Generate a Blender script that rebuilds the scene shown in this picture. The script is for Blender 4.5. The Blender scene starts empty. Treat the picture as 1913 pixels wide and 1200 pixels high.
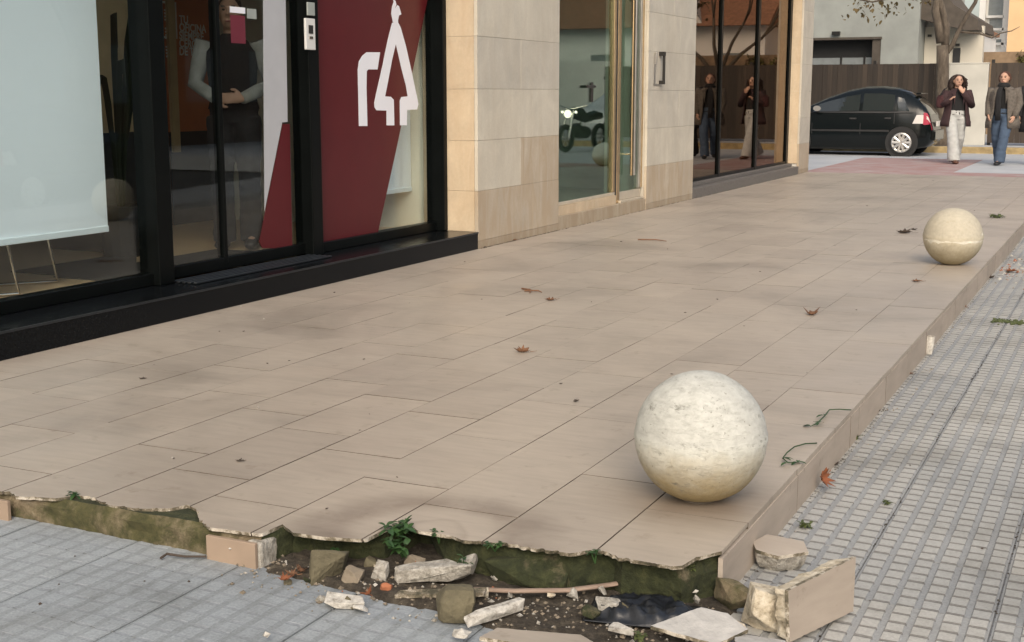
import bpy, bmesh, math, random
from mathutils import Vector, Matrix, noise as mnoise
R = math.radians
rnd = random.Random(7)
S = bpy.context.scene
COL = S.collection

# ------------------------------------------------------------------ camera
ZC = 1.25                                   # eye height above the terrace tiles
FPX, CX, CY = 2450.0, 956.5, 600.0
PITCH, YAW = math.atan2(425.0, FPX), R(25.3206)
cam = bpy.data.cameras.new('camera')
cam.sensor_width = 36.0
cam.lens = FPX / 1913.0 * 36.0
cam.clip_start, cam.clip_end = 0.05, 1000.0
cam_o = bpy.data.objects.new('camera', cam)
COL.objects.link(cam_o)
cam_o.location = (0, 0, ZC)
cam_o.rotation_euler = (R(90) - PITCH, 0, YAW)
S.camera = cam_o

# ------------------------------------------------------------------ sky, sun, exposure
SUN_EL, SUN_DIR = R(36), (0.42, -0.90)       # low warm sun, diffused by thin cloud
w = bpy.data.worlds.new('World'); S.world = w; w.use_nodes = True
nt = w.node_tree; nt.nodes.clear()
sky = nt.nodes.new('ShaderNodeTexSky'); sky.sky_type = 'NISHITA'; sky.sun_disc = False
sky.sun_elevation = SUN_EL; sky.sun_rotation = math.atan2(SUN_DIR[0], SUN_DIR[1])
sky.air_density = 1.2; sky.dust_density = 3.5; sky.ozone_density = 1.0
hs = nt.nodes.new('ShaderNodeHueSaturation'); hs.inputs['Saturation'].default_value = 0.62
bg = nt.nodes.new('ShaderNodeBackground'); bg.inputs['Strength'].default_value = 0.15
wo = nt.nodes.new('ShaderNodeOutputWorld')
nt.links.new(sky.outputs[0], hs.inputs['Color']); nt.links.new(hs.outputs[0], bg.inputs[0]); nt.links.new(bg.outputs[0], wo.inputs[0])
sl = bpy.data.lights.new('sun', 'SUN'); sl.energy = 1.45; sl.angle = R(40); sl.color = (1.0, 0.82, 0.62)
so = bpy.data.objects.new('sun', sl); COL.objects.link(so)
dv = Vector((-SUN_DIR[0] * math.cos(SUN_EL), -SUN_DIR[1] * math.cos(SUN_EL), -math.sin(SUN_EL)))
so.rotation_euler = dv.to_track_quat('-Z', 'Y').to_euler(); so.location = (5, -10, 12)
S.view_settings.view_transform = 'Standard'; S.view_settings.look = 'None'
S.view_settings.exposure = 0.45; S.view_settings.gamma = 1.0
S.view_settings.use_curve_mapping = False

# ------------------------------------------------------------------ measuring: a ray met with a real plane
_f = Vector((-math.sin(YAW) * math.cos(PITCH), math.cos(YAW) * math.cos(PITCH), -math.sin(PITCH)))
_r = Vector((math.cos(YAW), math.sin(YAW), 0)); _u = _r.cross(_f)
def _ray(x, y): return _r * ((x - CX) / FPX) - _u * ((y - CY) / FPX) + _f
def on_x(x, y, X):
    d = _ray(x, y); return Vector((0, 0, ZC)) + d * (X / d.x)
def on_y(x, y, Y):
    d = _ray(x, y); return Vector((0, 0, ZC)) + d * (Y / d.y)
def on_z(x, y, z=0.0):
    d = _ray(x, y); return Vector((0, 0, ZC)) + d * ((z - ZC) / d.z)

# ------------------------------------------------------------------ helpers
class MB:
    """collects shapes; build() links them as one mesh object"""
    def __init__(s): s.v, s.f, s.m = [], [], []
    def add(s, vs, fs, mi=0):
        n = len(s.v); s.v += [tuple(v) for v in vs]
        for f in fs: s.f.append([n + i for i in f]); s.m.append(mi)
        return s
    def box(s, x0, x1, y0, y1, z0, z1, mi=0, M=None):
        vs = [Vector((x, y, z)) for z in (z0, z1) for y in (y0, y1) for x in (x0, x1)]
        if M: vs = [M @ v for v in vs]
        return s.add(vs, [(0, 2, 3, 1), (4, 5, 7, 6), (0, 1, 5, 4), (2, 6, 7, 3), (0, 4, 6, 2), (1, 3, 7, 5)], mi)
    def prism(s, poly, d0, d1, axis='z', mi=0, side=None, M=None):
        """poly of 2-D points; axis z: (x,y); axis x: (y,z); axis y: (x,z)"""
        def P(p, d):
            v = {'z': (p[0], p[1], d), 'x': (d, p[0], p[1]), 'y': (p[0], d, p[1])}[axis]
            return M @ Vector(v) if M else v
        n = len(poly); vs = [P(p, d0) for p in poly] + [P(p, d1) for p in poly]
        s.add(vs, [tuple(range(n - 1, -1, -1)), tuple(range(n, 2 * n))], mi)
        k = len(s.v) - 2 * n
        for i in range(n):
            j = (i + 1) % n; s.f.append([k + i, k + j, k + n + j, k + n + i]); s.m.append(mi if side is None else side)
        return s
    def tube(s, pts, rad, n=8, mi=0, cap=True, flat=1.0, ref=None):
        pts = [Vector(p) for p in pts]
        if not hasattr(rad, '__len__'): rad = [rad] * len(pts)
        rings = []
        pref = Vector(ref) if ref else None
        for i, p in enumerate(pts):
            a = pts[max(i - 1, 0)]; b = pts[min(i + 1, len(pts) - 1)]
            t = (b - a).normalized() if (b - a).length > 1e-9 else Vector((0, 0, 1))
            if pref is None:
                pref = Vector((1, 0, 0)) if abs(t.x) < 0.8 else Vector((0, 1, 0))
            u = (pref - t * pref.dot(t))
            u = u.normalized() if u.length > 1e-6 else t.orthogonal().normalized()
            if ref is None: pref = u
            v = t.cross(u); r = rad[i]
            ru, rv = (r if isinstance(r, tuple) else (r, r * flat))
            rings.append([p + u * (ru * math.cos(2 * math.pi * k / n)) + v * (rv * math.sin(2 * math.pi * k / n)) for k in range(n)])
        base = len(s.v)
        for rg in rings: s.v += [tuple(q) for q in rg]
        for i in range(len(rings) - 1):
            for k in range(n):
                j = (k + 1) % n
                s.f.append([base + i * n + k, base + i * n + j, base + (i + 1) * n + j, base + (i + 1) * n + k]); s.m.append(mi)
        if cap:
            s.f.append([base + k for k in range(n - 1, -1, -1)]); s.m.append(mi)
            e = base + (len(rings) - 1) * n
            s.f.append([e + k for k in range(n)]); s.m.append(mi)
        return s
    def ball(s, c, r, seg=12, rings=8, mi=0):
        c = Vector(c); r = Vector(r) if hasattr(r, '__len__') else Vector((r, r, r))
        vs = [c + Vector((0, 0, r.z))]
        for i in range(1, rings):
            a = math.pi * i / rings
            for k in range(seg):
                b = 2 * math.pi * k / seg
                vs.append(c + Vector((r.x * math.sin(a) * math.cos(b), r.y * math.sin(a) * math.sin(b), r.z * math.cos(a))))
        vs.append(c - Vector((0, 0, r.z)))
        fs = [(0, 1 + k, 1 + (k + 1) % seg) for k in range(seg)]
        for i in range(rings - 2):
            o = 1 + i * seg
            fs += [(o + k, o + seg + k, o + seg + (k + 1) % seg, o + (k + 1) % seg) for k in range(seg)]
        o = 1 + (rings - 2) * seg
        fs += [(o + k, len(vs) - 1, o + (k + 1) % seg) for k in range(seg)]
        return s.add(vs, fs, mi)
    def mesh(s, name, mats):
        me = bpy.data.meshes.new(name); me.from_pydata(s.v, [], s.f)
        for m in (mats if isinstance(mats, (list, tuple)) else [mats]): me.materials.append(m)
        me.polygons.foreach_set('material_index', s.m); me.update(); return me
    def build(s, name, mats, parent=None, smooth=False, bevel=0.0, loc=None, seg=2):
        o = bpy.data.objects.new(name, s.mesh(name, mats)); COL.objects.link(o)
        if parent: o.parent = parent
        if loc is not None: o.location = loc
        if smooth: o.data.polygons.foreach_set('use_smooth', [True] * len(o.data.polygons))
        if bevel:
            b = o.modifiers.new('bevel', 'BEVEL'); b.width = bevel; b.segments = seg; b.limit_method = 'ANGLE'; b.angle_limit = R(35)
        return o
def tag(o, label, cat, group=None):
    o['label'] = label; o['category'] = cat
    if group: o['group'] = group
    return o
def thing(name, label, cat, loc=(0, 0, 0), rz=0.0, group=None):
    o = bpy.data.objects.new(name, None); COL.objects.link(o); o.empty_display_size = 0.1
    o.location = loc; o.rotation_euler = (0, 0, rz); return tag(o, label, cat, group)
def struct(o): o['kind'] = 'structure'; return o
def stuff(o): o['kind'] = 'stuff'; return o
def place(o, loc, rot=(0, 0, 0), sc=None):
    o.location = loc; o.rotation_euler = rot
    if sc: o.scale = (sc,) * 3 if not hasattr(sc, '__len__') else sc
    return o
def lk(o, name, mesh, parent=None, loc=None):
    q = bpy.data.objects.new(name, mesh); COL.objects.link(q)
    if parent: q.parent = parent
    if loc is not None: q.location = loc
    return q
TMP = bpy.data.scenes.new('workbench')
def evaluated(o):
    """mesh of an object with its modifiers applied, evaluated apart from the scene"""
    TMP.collection.objects.link(o); vl = TMP.view_layers[0]; vl.update(); dg = vl.depsgraph; dg.update()
    me = bpy.data.meshes.new_from_object(o.evaluated_get(dg)); bpy.data.objects.remove(o); return me
def nz(x, y, z=0.0): return mnoise.noise(Vector((x, y, z)))

# ------------------------------------------------------------------ materials
MATS = {}
class NT:
    def __init__(s, name):
        s.mat = bpy.data.materials.new(name); s.mat.use_nodes = True; s.t = s.mat.node_tree
        s.b = s.t.nodes['Principled BSDF']; MATS[name] = s.mat
    def n(s, typ, **kw):
        nd = s.t.nodes.new(typ)
        for k, v in kw.items():
            if hasattr(nd, k) and k not in nd.inputs.keys(): setattr(nd, k, v)
            else: nd.inputs[k].default_value = v
        return nd
    def l(s, a, b): s.t.links.new(a, b)
    def coord(s, kind='Object', scale=(1, 1, 1)):
        if kind == 'World':
            src = s.n('ShaderNodeNewGeometry').outputs['Position']
        else:
            src = s.n('ShaderNodeTexCoord').outputs[kind]
        mp = s.n('ShaderNodeMapping'); mp.inputs['Scale'].default_value = scale; s.l(src, mp.inputs[0]); return mp.outputs[0]
    def noise(s, vec, scale, detail=5.0, rough=0.55, dist=0.0):
        nd = s.n('ShaderNodeTexNoise'); nd.inputs['Scale'].default_value = scale; nd.inputs['Detail'].default_value = detail
        nd.inputs['Roughness'].default_value = rough; nd.inputs['Distortion'].default_value = dist
        s.l(vec, nd.inputs['Vector']); return nd.outputs['Fac']
    def ramp(s, fac, stops):
        nd = s.n('ShaderNodeValToRGB'); e = nd.color_ramp.elements
        while len(e) > 1: e.remove(e[0])
        e[0].position = stops[0][0]; e[0].color = c4(stops[0][1])
        for p, c in stops[1:]:
            q = e.new(p); q.color = c4(c)
        s.l(fac, nd.inputs[0]); return nd.outputs[0]
    def mix(s, fac, a, b, mode='MIX'):
        nd = s.n('ShaderNodeMix'); nd.data_type = 'RGBA'; nd.blend_type = mode
        for idx, v in ((0, fac), (6, a), (7, b)):
            sock = nd.inputs[idx]
            if isinstance(v, (int, float)): sock.default_value = v if idx == 0 else (v, v, v, 1)
            elif isinstance(v, tuple): sock.default_value = c4(v)
            else: s.l(v, sock)
        return nd.outputs[2]
    def math(s, op, a, b=None, clamp=False):
        nd = s.n('ShaderNodeMath'); nd.operation = op; nd.use_clamp = clamp
        for i, v in enumerate((a, b)):
            if v is None: continue
            if isinstance(v, (int, float)): nd.inputs[i].default_value = v
            else: s.l(v, nd.inputs[i])
        return nd.outputs[0]
    def bump(s, h, strength=0.3, dist=0.01):
        nd = s.n('ShaderNodeBump'); nd.inputs['Strength'].default_value = strength; nd.inputs['Distance'].default_value = dist
        s.l(h, nd.inputs['Height']); s.l(nd.outputs[0], s.b.inputs['Normal'])
    def base(s, c):
        if isinstance(c, tuple): s.b.inputs['Base Color'].default_value = c4(c)
        else: s.l(c, s.b.inputs['Base Color'])
    def rough(s, v):
        if isinstance(v, (int, float)): s.b.inputs['Roughness'].default_value = v
        else: s.l(v, s.b.inputs['Roughness'])
def c4(c): return (c[0], c[1], c[2], 1.0) if not isinstance(c, (int, float)) else (c, c, c, 1.0)
def simple(name, c, rough=0.5, metal=0.0, var=0.12, scale=6.0, bump=0.0, bscale=40.0, coord='Object', spec=None, coat=0.0):
    t = NT(name); v = t.coord(coord); nf = t.noise(v, scale)
    t.base(t.mix(1.0, c, t.ramp(nf, [(0.25, (1 - var,) * 3), (0.75, (1 + var,) * 3)]), 'MULTIPLY') if var else c)
    t.rough(rough); t.b.inputs['Metallic'].default_value = metal
    if spec is not None: t.b.inputs['Specular IOR Level'].default_value = spec
    if coat: t.b.inputs['Coat Weight'].default_value = coat
    if bump: t.bump(t.noise(v, bscale), bump, 0.01)
    return t.mat
def glass(name, tint, refl=0.04, gc=(0.95, 0.97, 0.96, 1)):
    t = NT(name); t.t.nodes.remove(t.b)
    lw = t.n('ShaderNodeLayerWeight'); lw.inputs['Blend'].default_value = 0.5
    f = t.math('ADD', t.math('MULTIPLY', t.math('POWER', lw.outputs['Facing'], 4.2), 0.9), refl, True)
    tr = t.n('ShaderNodeBsdfTransparent'); tr.inputs[0].default_value = c4(tint)
    gl = t.n('ShaderNodeBsdfGlossy'); gl.inputs['Roughness'].default_value = 0.012; gl.inputs['Color'].default_value = gc
    mx = t.n('ShaderNodeMixShader'); t.l(f, mx.inputs[0]); t.l(tr.outputs[0], mx.inputs[1]); t.l(gl.outputs[0], mx.inputs[2])
    t.l(mx.outputs[0], t.t.nodes['Material Output'].inputs[0]); return t.mat

# --- terrace tile: warm beige porcelain, faint streaks across, traffic grime, mark of a removed bollard ball
MARK = on_z(835, 992)
t = NT('terrace_tile')
pos = t.coord('World'); oi = t.n('ShaderNodeObjectInfo')
streak = t.noise(t.coord('World', (2.2, 14, 1)), 2.2, 6, 0.6, 0.4)
grime = t.noise(pos, 0.9, 7, 0.62, 0.5)
fine = t.noise(pos, 60, 3)
c = t.ramp(streak, [(0.28, (0.345, 0.302, 0.250)), (0.5, (0.385, 0.337, 0.280)), (0.75, (0.42, 0.369, 0.307))])
c = t.mix(0.75, c, t.ramp(oi.outputs['Random'], [(0, (0.92, 0.91, 0.91)), (0.5, (1.0, 1.0, 1.0)), (1, (1.05, 1.04, 1.03))]), 'MULTIPLY')
c = t.mix(0.95, c, t.ramp(grime, [(0.3, (0.70, 0.69, 0.69)), (0.48, (0.96, 0.95, 0.95)), (0.7, (1.07, 1.06, 1.05))]), 'MULTIPLY')
spots = t.noise(pos, 9, 4, 0.7)
c = t.mix(1.0, c, t.ramp(spots, [(0.60, (1, 1, 1)), (0.72, (0.78, 0.76, 0.73))]), 'MULTIPLY')
# grime arc left where another bollard ball stood: a worn pale disc inside a dirty ring open to the front
vd = t.n('ShaderNodeVectorMath'); vd.operation = 'DISTANCE'; vd.inputs[1].default_value = (MARK.x, MARK.y, 0)
wob = t.n('ShaderNodeVectorMath'); wob.operation = 'ADD'
wn = t.n('ShaderNodeTexNoise'); wn.inputs['Scale'].default_value = 5.0; t.l(pos, wn.inputs['Vector'])
wsc = t.n('ShaderNodeVectorMath'); wsc.operation = 'SCALE'; wsc.inputs['Scale'].default_value = 0.09
t.l(wn.outputs['Color'], wsc.inputs[0]); t.l(pos, wob.inputs[0]); t.l(wsc.outputs[0], wob.inputs[1]); t.l(wob.outputs[0], vd.inputs[0])
ringm = t.ramp(t.noise(pos, 6.5, 6, 0.65, 0.6), [(0.30, (0.45, 0.45, 0.45)), (0.55, (1, 1, 1))])
c = t.mix(ringm, c, t.mix(1.0, c, t.ramp(vd.outputs['Value'], [(0.0, (1.1, 1.1, 1.1)), (0.10, (1.08, 1.08, 1.08)), (0.125, (0.86, 0.85, 0.84)), (0.14, (1.06, 1.06, 1.06)), (0.20, (1.0, 1.0, 1.0)), (0.27, (0.66, 0.63, 0.62)), (0.33, (0.70, 0.68, 0.67)), (0.43, (1, 1, 1))]), 'MULTIPLY'))
# tiles darken towards the foot of the standing ball
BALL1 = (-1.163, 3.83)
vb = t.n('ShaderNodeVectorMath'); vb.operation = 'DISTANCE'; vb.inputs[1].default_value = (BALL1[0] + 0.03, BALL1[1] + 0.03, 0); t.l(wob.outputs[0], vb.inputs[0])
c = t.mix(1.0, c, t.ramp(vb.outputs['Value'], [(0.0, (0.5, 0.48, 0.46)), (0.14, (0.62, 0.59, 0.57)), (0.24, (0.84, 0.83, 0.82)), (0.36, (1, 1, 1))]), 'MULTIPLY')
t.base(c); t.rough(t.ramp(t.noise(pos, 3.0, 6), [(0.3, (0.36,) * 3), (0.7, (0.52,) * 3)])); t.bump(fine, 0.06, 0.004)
t.b.inputs['Specular IOR Level'].default_value = 0.55
# --- others
t = NT('tile_body'); v = t.coord('World'); t.base(t.ramp(t.noise(v, 13, 8, 0.75), [(0.40, (0.06, 0.055, 0.035)), (0.50, (0.20, 0.17, 0.12)), (0.57, (0.55, 0.50, 0.42)), (0.72, (0.72, 0.68, 0.60))])); t.rough(0.9); t.bump(t.noise(v, 90), 0.5, 0.006)
t = NT('mortar'); v = t.coord('Object'); t.base(t.ramp(t.noise(v, 34, 9, 0.78), [(0.3, (0.10, 0.09, 0.07)), (0.5, (0.34, 0.32, 0.28)), (0.7, (0.58, 0.56, 0.51))])); t.rough(0.95); t.bump(t.noise(v, 70, 8), 0.9, 0.01)
t = NT('pale_mortar'); v = t.coord('Object'); t.base(t.ramp(t.noise(v, 26, 9, 0.78), [(0.3, (0.16, 0.135, 0.09)), (0.46, (0.46, 0.40, 0.30)), (0.66, (0.64, 0.59, 0.49))])); t.rough(0.95); t.bump(t.noise(v, 60, 8), 0.8, 0.01)
t = NT('grout'); v = t.coord('World'); t.base(t.ramp(t.noise(v, 8, 5), [(0.3, (0.09, 0.075, 0.058)), (0.7, (0.21, 0.175, 0.14))])); t.rough(0.95)
t = NT('mossy_concrete'); v = t.coord('World')
m1 = t.noise(v, 5.5, 7, 0.65, 0.3); m2 = t.noise(v, 26, 6, 0.7)
cc = t.ramp(m2, [(0.25, (0.08, 0.065, 0.04)), (0.5, (0.17, 0.14, 0.09)), (0.75, (0.28, 0.24, 0.17))])
mo = t.ramp(m2, [(0.3, (0.012, 0.017, 0.006)), (0.55, (0.036, 0.042, 0.015)), (0.8, (0.085, 0.085, 0.035))])
t.base(t.mix(t.ramp(m1, [(0.30, (0, 0, 0)), (0.42, (1, 1, 1))]), cc, mo)); t.rough(0.95); t.bump(m2, 0.9, 0.02)
t = NT('tan_concrete'); v = t.coord('World')
m1 = t.noise(v, 5.0, 7, 0.65, 0.3); m2 = t.noise(v, 26, 6, 0.7)
cc = t.ramp(m2, [(0.25, (0.12, 0.09, 0.055)), (0.5, (0.22, 0.175, 0.115)), (0.75, (0.31, 0.26, 0.185))])
mo = t.ramp(m2, [(0.3, (0.03, 0.032, 0.011)), (0.6, (0.075, 0.07, 0.028)), (0.8, (0.15, 0.13, 0.065))])
t.base(t.mix(t.ramp(m1, [(0.38, (0, 0, 0)), (0.55, (1, 1, 1))]), cc, mo)); t.rough(0.95); t.bump(m2, 0.7, 0.015)
t = NT('dirt'); v = t.coord('World'); d = t.noise(v, 30, 8, 0.75)
t.base(t.ramp(d, [(0.3, (0.018, 0.014, 0.010)), (0.5, (0.055, 0.045, 0.033)), (0.68, (0.13, 0.11, 0.08)), (0.8, (0.28, 0.25, 0.2))])); t.rough(1.0); t.bump(d, 1.0, 0.02)
def slab_mat(name, lo, hi):
    t = NT(name); v = t.coord('World'); oi = t.n('ShaderNodeObjectInfo'); a = t.noise(v, 2.2, 7, 0.6); g = t.noise(v, 130, 3, 0.6)
    c = t.mix(a, lo, hi)
    c = t.mix(1.0, c, t.ramp(g, [(0.3, (0.82,) * 3), (0.7, (1.14,) * 3)]), 'MULTIPLY')
    c = t.mix(1.0, c, t.ramp(oi.outputs['Random'], [(0, (0.88, 0.89, 0.90)), (1, (1.08, 1.07, 1.05))]), 'MULTIPLY')
    c = t.mix(1.0, c, t.ramp(t.noise(v, 14, 5, 0.7), [(0.62, (1, 1, 1)), (0.76, (0.66, 0.65, 0.62))]), 'MULTIPLY')
    c = t.mix(1.0, c, t.ramp(t.noise(v, 1.3, 8, 0.7, 0.4), [(0.34, (0.70, 0.69, 0.67)), (0.5, (0.98, 0.98, 0.98)), (0.7, (1.05, 1.05, 1.05))]), 'MULTIPLY')
    t.base(c); t.rough(0.72); t.bump(g, 0.25, 0.003); return t.mat
slab_mat('slab_pad', (0.35, 0.35, 0.335), (0.44, 0.435, 0.41)); slab_mat('slab_groove', (0.255, 0.265, 0.27), (0.325, 0.33, 0.33)); slab_mat('slab_gap', (0.11, 0.11, 0.11), (0.17, 0.17, 0.165)); slab_mat('slab_worn_sheen', (0.265, 0.295, 0.32), (0.345, 0.375, 0.40)); slab_mat('slab_worn_sheen_groove', (0.225, 0.25, 0.27), (0.285, 0.31, 0.325)); slab_mat('slab_worn_sheen_gap', (0.24, 0.265, 0.29), (0.31, 0.335, 0.36))  # worn set, front left: bluish sheen of the sky put into its colour
# far pavement: the same little pads, too far off to tell apart
t = NT('far_paving'); v = t.coord('World'); br = t.n('ShaderNodeTexBrick'); br.offset = 0.0
br.inputs['Scale'].default_value = 1.0; br.inputs['Brick Width'].default_value = 0.0667; br.inputs['Row Height'].default_value = 0.0667; br.inputs['Mortar Size'].default_value = 0.006
br.inputs['Color1'].default_value = c4((0.34, 0.355, 0.37)); br.inputs['Color2'].default_value = c4((0.38, 0.39, 0.40)); br.inputs['Mortar'].default_value = c4((0.2, 0.2, 0.2))
t.l(v, br.inputs['Vector']); t.base(t.mix(1.0, br.outputs['Color'], t.ramp(t.noise(v, 1.5, 6), [(0.3, (0.85,) * 3), (0.7, (1.1,) * 3)]), 'MULTIPLY')); t.rough(0.8)
t = NT('asphalt'); v = t.coord('World'); t.base(t.mix(1.0, t.ramp(t.noise(v, 90, 4), [(0.3, (0.035, 0.035, 0.036)), (0.7, (0.075, 0.074, 0.072))]), t.ramp(t.noise(v, 0.7, 6), [(0.3, (0.8,) * 3), (0.7, (1.25,) * 3)]), 'MULTIPLY')); t.rough(0.9); t.bump(t.noise(v, 120), 0.4, 0.006)
t = NT('smooth_paving'); v = t.coord('World'); t.base(t.ramp(t.noise(v, 1.6, 8, 0.65), [(0.3, (0.38, 0.40, 0.42)), (0.7, (0.50, 0.51, 0.52))])); t.rough(0.75)
t = NT('red_paving'); v = t.coord('World'); t.base(t.mix(t.ramp(t.noise(v, 2.3, 8, 0.7), [(0.35, (0, 0, 0)), (0.68, (0.8, 0.8, 0.8))]), (0.33, 0.18, 0.165), (0.40, 0.36, 0.35))); t.rough(0.8)
simple('ground_soil', (0.16, 0.14, 0.11), 0.95, scale=0.4, var=0.3, coord='World')
# --- stone cladding of the facade
def stone(name, base, stain, amount):
    t = NT(name); v = t.coord('World'); oi = t.n('ShaderNodeObjectInfo')
    a = t.noise(v, 3.0, 7, 0.6, 0.6); f = t.noise(v, 45, 5, 0.7); vert = t.noise(t.coord('World', (5, 5, 1.2)), 1.6, 6, 0.65, 0.8)
    c = t.mix(1.0, base, t.ramp(a, [(0.3, (0.85, 0.845, 0.84)), (0.7, (1.09, 1.08, 1.06))]), 'MULTIPLY')
    c = t.mix(1.0, c, t.ramp(oi.outputs['Random'], [(0, (0.93, 0.93, 0.94)), (1, (1.05, 1.04, 1.02))]), 'MULTIPLY')
    c = t.mix(1.0, c, t.ramp(f, [(0.3, (0.93,) * 3), (0.7, (1.05,) * 3)]), 'MULTIPLY')
    sx = t.ramp(vert, [(0.46 - amount * 0.25, (0, 0, 0)), (0.80 - amount * 0.25, (1, 1, 1))])
    c = t.mix(t.math('MULTIPLY', sx, amount), c, stain)
    pit = t.noise(v, 30, 3, 0.8); c = t.mix(1.0, c, t.ramp(pit, [(0.69, (1, 1, 1)), (0.75, (0.7, 0.67, 0.62))]), 'MULTIPLY')
    t.base(c); t.rough(0.62); t.bump(f, 0.12, 0.004); return t.mat
stone('stone_light', (0.56, 0.53, 0.455), (0.44, 0.385, 0.30), 0.45)
stone('stone_stained', (0.52, 0.47, 0.385), (0.40, 0.31, 0.21), 0.8)
stone('stone_foot', (0.44, 0.39, 0.31), (0.32, 0.25, 0.17), 0.9)
stone('stone_sunlit', (0.60, 0.50, 0.36), (0.44, 0.31, 0.19), 0.5)  # peach sunlight on the reveals put into this copy of the stone
# --- paints, metals, glass
simple('black_frame', (0.004, 0.005, 0.005), 0.30, var=0.2, spec=0.08)
simple('black_granite', (0.005, 0.006, 0.007), 0.22, var=0.35, scale=60, spec=0.14)
simple('threshold_metal', (0.045, 0.05, 0.055), 0.35, metal=0.7)
simple('grey_granite', (0.135, 0.125, 0.115), 0.5, var=0.3, scale=30)
simple('brass', (0.48, 0.36, 0.21), 0.26, metal=0.9)
simple('steel', (0.46, 0.44, 0.41), 0.3, metal=0.85)
simple('cream_frame', (0.56, 0.50, 0.40), 0.4, metal=0.3)
simple('dark_metal', (0.03, 0.028, 0.026), 0.4, metal=0.4)
glass('shop_glass', (0.93, 0.96, 0.96), 0.035); glass('lobby_glass', (0.70, 0.80, 0.75), 0.06, (0.62, 0.70, 0.66, 1)); glass('bronze_glass', (0.46, 0.40, 0.34), 0.12, (0.66, 0.56, 0.47, 1)); glass('door_glass', (0.84, 0.87, 0.87), 0.035)
simple('red_film', (0.088, 0.008, 0.011), 0.28, var=0.06, spec=0.3); simple('white_film', (0.78, 0.79, 0.84), 0.4, var=0.02)
simple('frost_film', (0.42, 0.43, 0.45), 0.5, var=0.05)
simple('blind_fabric', (0.80, 0.87, 0.90), 0.9, var=0.03, scale=2)
simple('blind_hem', (0.72, 0.80, 0.82), 0.8, var=0.03)
simple('cream_curtain', (0.66, 0.64, 0.53), 0.9, var=0.05)
simple('beige_floor', (0.74, 0.52, 0.29), 0.4, var=0.12, scale=2); simple('dark_mat', (0.05, 0.045, 0.038), 0.9)
simple('wood_wall', (0.55, 0.17, 0.06), 0.5, var=0.15, scale=3); simple('tan_wall', (0.62, 0.47, 0.26), 0.85)
simple('dark_wall', (0.03, 0.03, 0.03), 0.7); simple('lobby_wall', (0.22, 0.24, 0.22), 0.6); simple('lobby_floor', (0.42, 0.40, 0.35), 0.35)
simple('brown_curtain', (0.24, 0.165, 0.11), 0.85); simple('plaster', (0.62, 0.60, 0.55), 0.9, scale=1.2, bump=0.1)
simple('white_plastic', (0.62, 0.62, 0.60), 0.45, var=0.03); simple('red_sign', (0.13, 0.012, 0.025), 0.5, var=0.05); simple('grey_sign', (0.30, 0.33, 0.31), 0.5)
simple('chrome', (0.62, 0.58, 0.5), 0.2, metal=1.0)
# ================================================================== SETTING
PXE = -0.957                                 # outer edge of the raised terrace
XW = -4.80                                   # face of the building
Y_END = 21.3                                 # far end of the terrace
def smooth(a, b, x):
    q = min(1, max(0, (x - a) / (b - a))); return q * q * (3 - 2 * q)
def zp(x, y):                                # pavement height: falls towards the road, climbs along the street
    xc = max(x, -4.6)
    b = -0.15 - 0.018 * (xc + 0.95) if x > -0.95 else (-0.15 - 0.042 * (xc + 0.95) if x > -2.3 else -0.0933 - 0.009 * (xc + 2.3))
    return b + (-0.03 - b) * smooth(12.5, 21.0, y)
# ground sheet to the horizon
struct(MB().add([(-300, -300, -0.55), (300, -300, -0.55), (300, 300, -0.55), (-300, 300, -0.55)], [(0, 1, 2, 3)]).build('ground', MATS['ground_soil']))
KX = 2.6                                     # kerb line towards the road
# pavement: a sheet under the slabs (its relief takes over where slabs end)
mb = MB(); xs = [-40, -4.6, -3.8, -3, -2.2, -1.4, -0.95, 0.2, 1.4, KX]; ys = [-12, -6, 0, 3, 6, 9, 12.5, 14, 15.5, 17, 18.5, 20, 21.0, 22.2]
for j in range(len(ys)):
    for i in range(len(xs)): mb.v.append((xs[i], ys[j], zp(xs[i], ys[j]) - (0.012 if xs[i] > -20 else 0.03)))
n = len(xs)
for j in range(len(ys) - 1):
    for i in range(n - 1): mb.f.append([j * n + i, j * n + i + 1, (j + 1) * n + i + 1, (j + 1) * n + i]); mb.m.append(0)
pav = struct(mb.build('pavement', MATS['far_paving']))
# road beside the pavement and the cross street at the far end
struct(MB().box(KX + 0.15, 9.6, -80, 22.2, -0.5, -0.36).build('road', MATS['asphalt']))
def sheet(name, m, x0, x1, y0, y1, z, d=0.3):
    return struct(MB().box(x0, x1, y0, y1, z - d, z).build(name, MATS[m]))
sheet('cross_street', 'smooth_paving', -60, 9.6, 22.2, 30.2, -0.034)
sheet('red_crossing', 'red_paving', -5.0, -2.72, 21.6, 27.3, -0.030, 0.02)
sheet('red_kerb_strip', 'red_paving', -2.719, 2.6, 21.6, 22.75, -0.029, 0.02)
k = struct(MB().box(KX, KX + 0.15, -80, 22.2, -0.6, -0.205).build('road_kerb', MATS['grey_granite'], bevel=0.015))
simple('yellow_paint', (0.33, 0.25, 0.125), 0.85, var=0.5, scale=5)
simple('old_yellow', (0.40, 0.27, 0.13), 0.8, var=0.3, scale=4)
struct(MB().box(-30, 9.6, 30.2, 30.45, -0.4, 0.105).build('yellow_kerb', MATS['yellow_paint'], bevel=0.02))
struct(MB().box(-30, 9.6, 30.45, 60, -0.4, 0.10).build('far_pavement', MATS['smooth_paving']))
struct(MB().box(9.6, 60, -80, 60, -0.5, -0.2).build('opposite_pavement', MATS['smooth_paving']))

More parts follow.
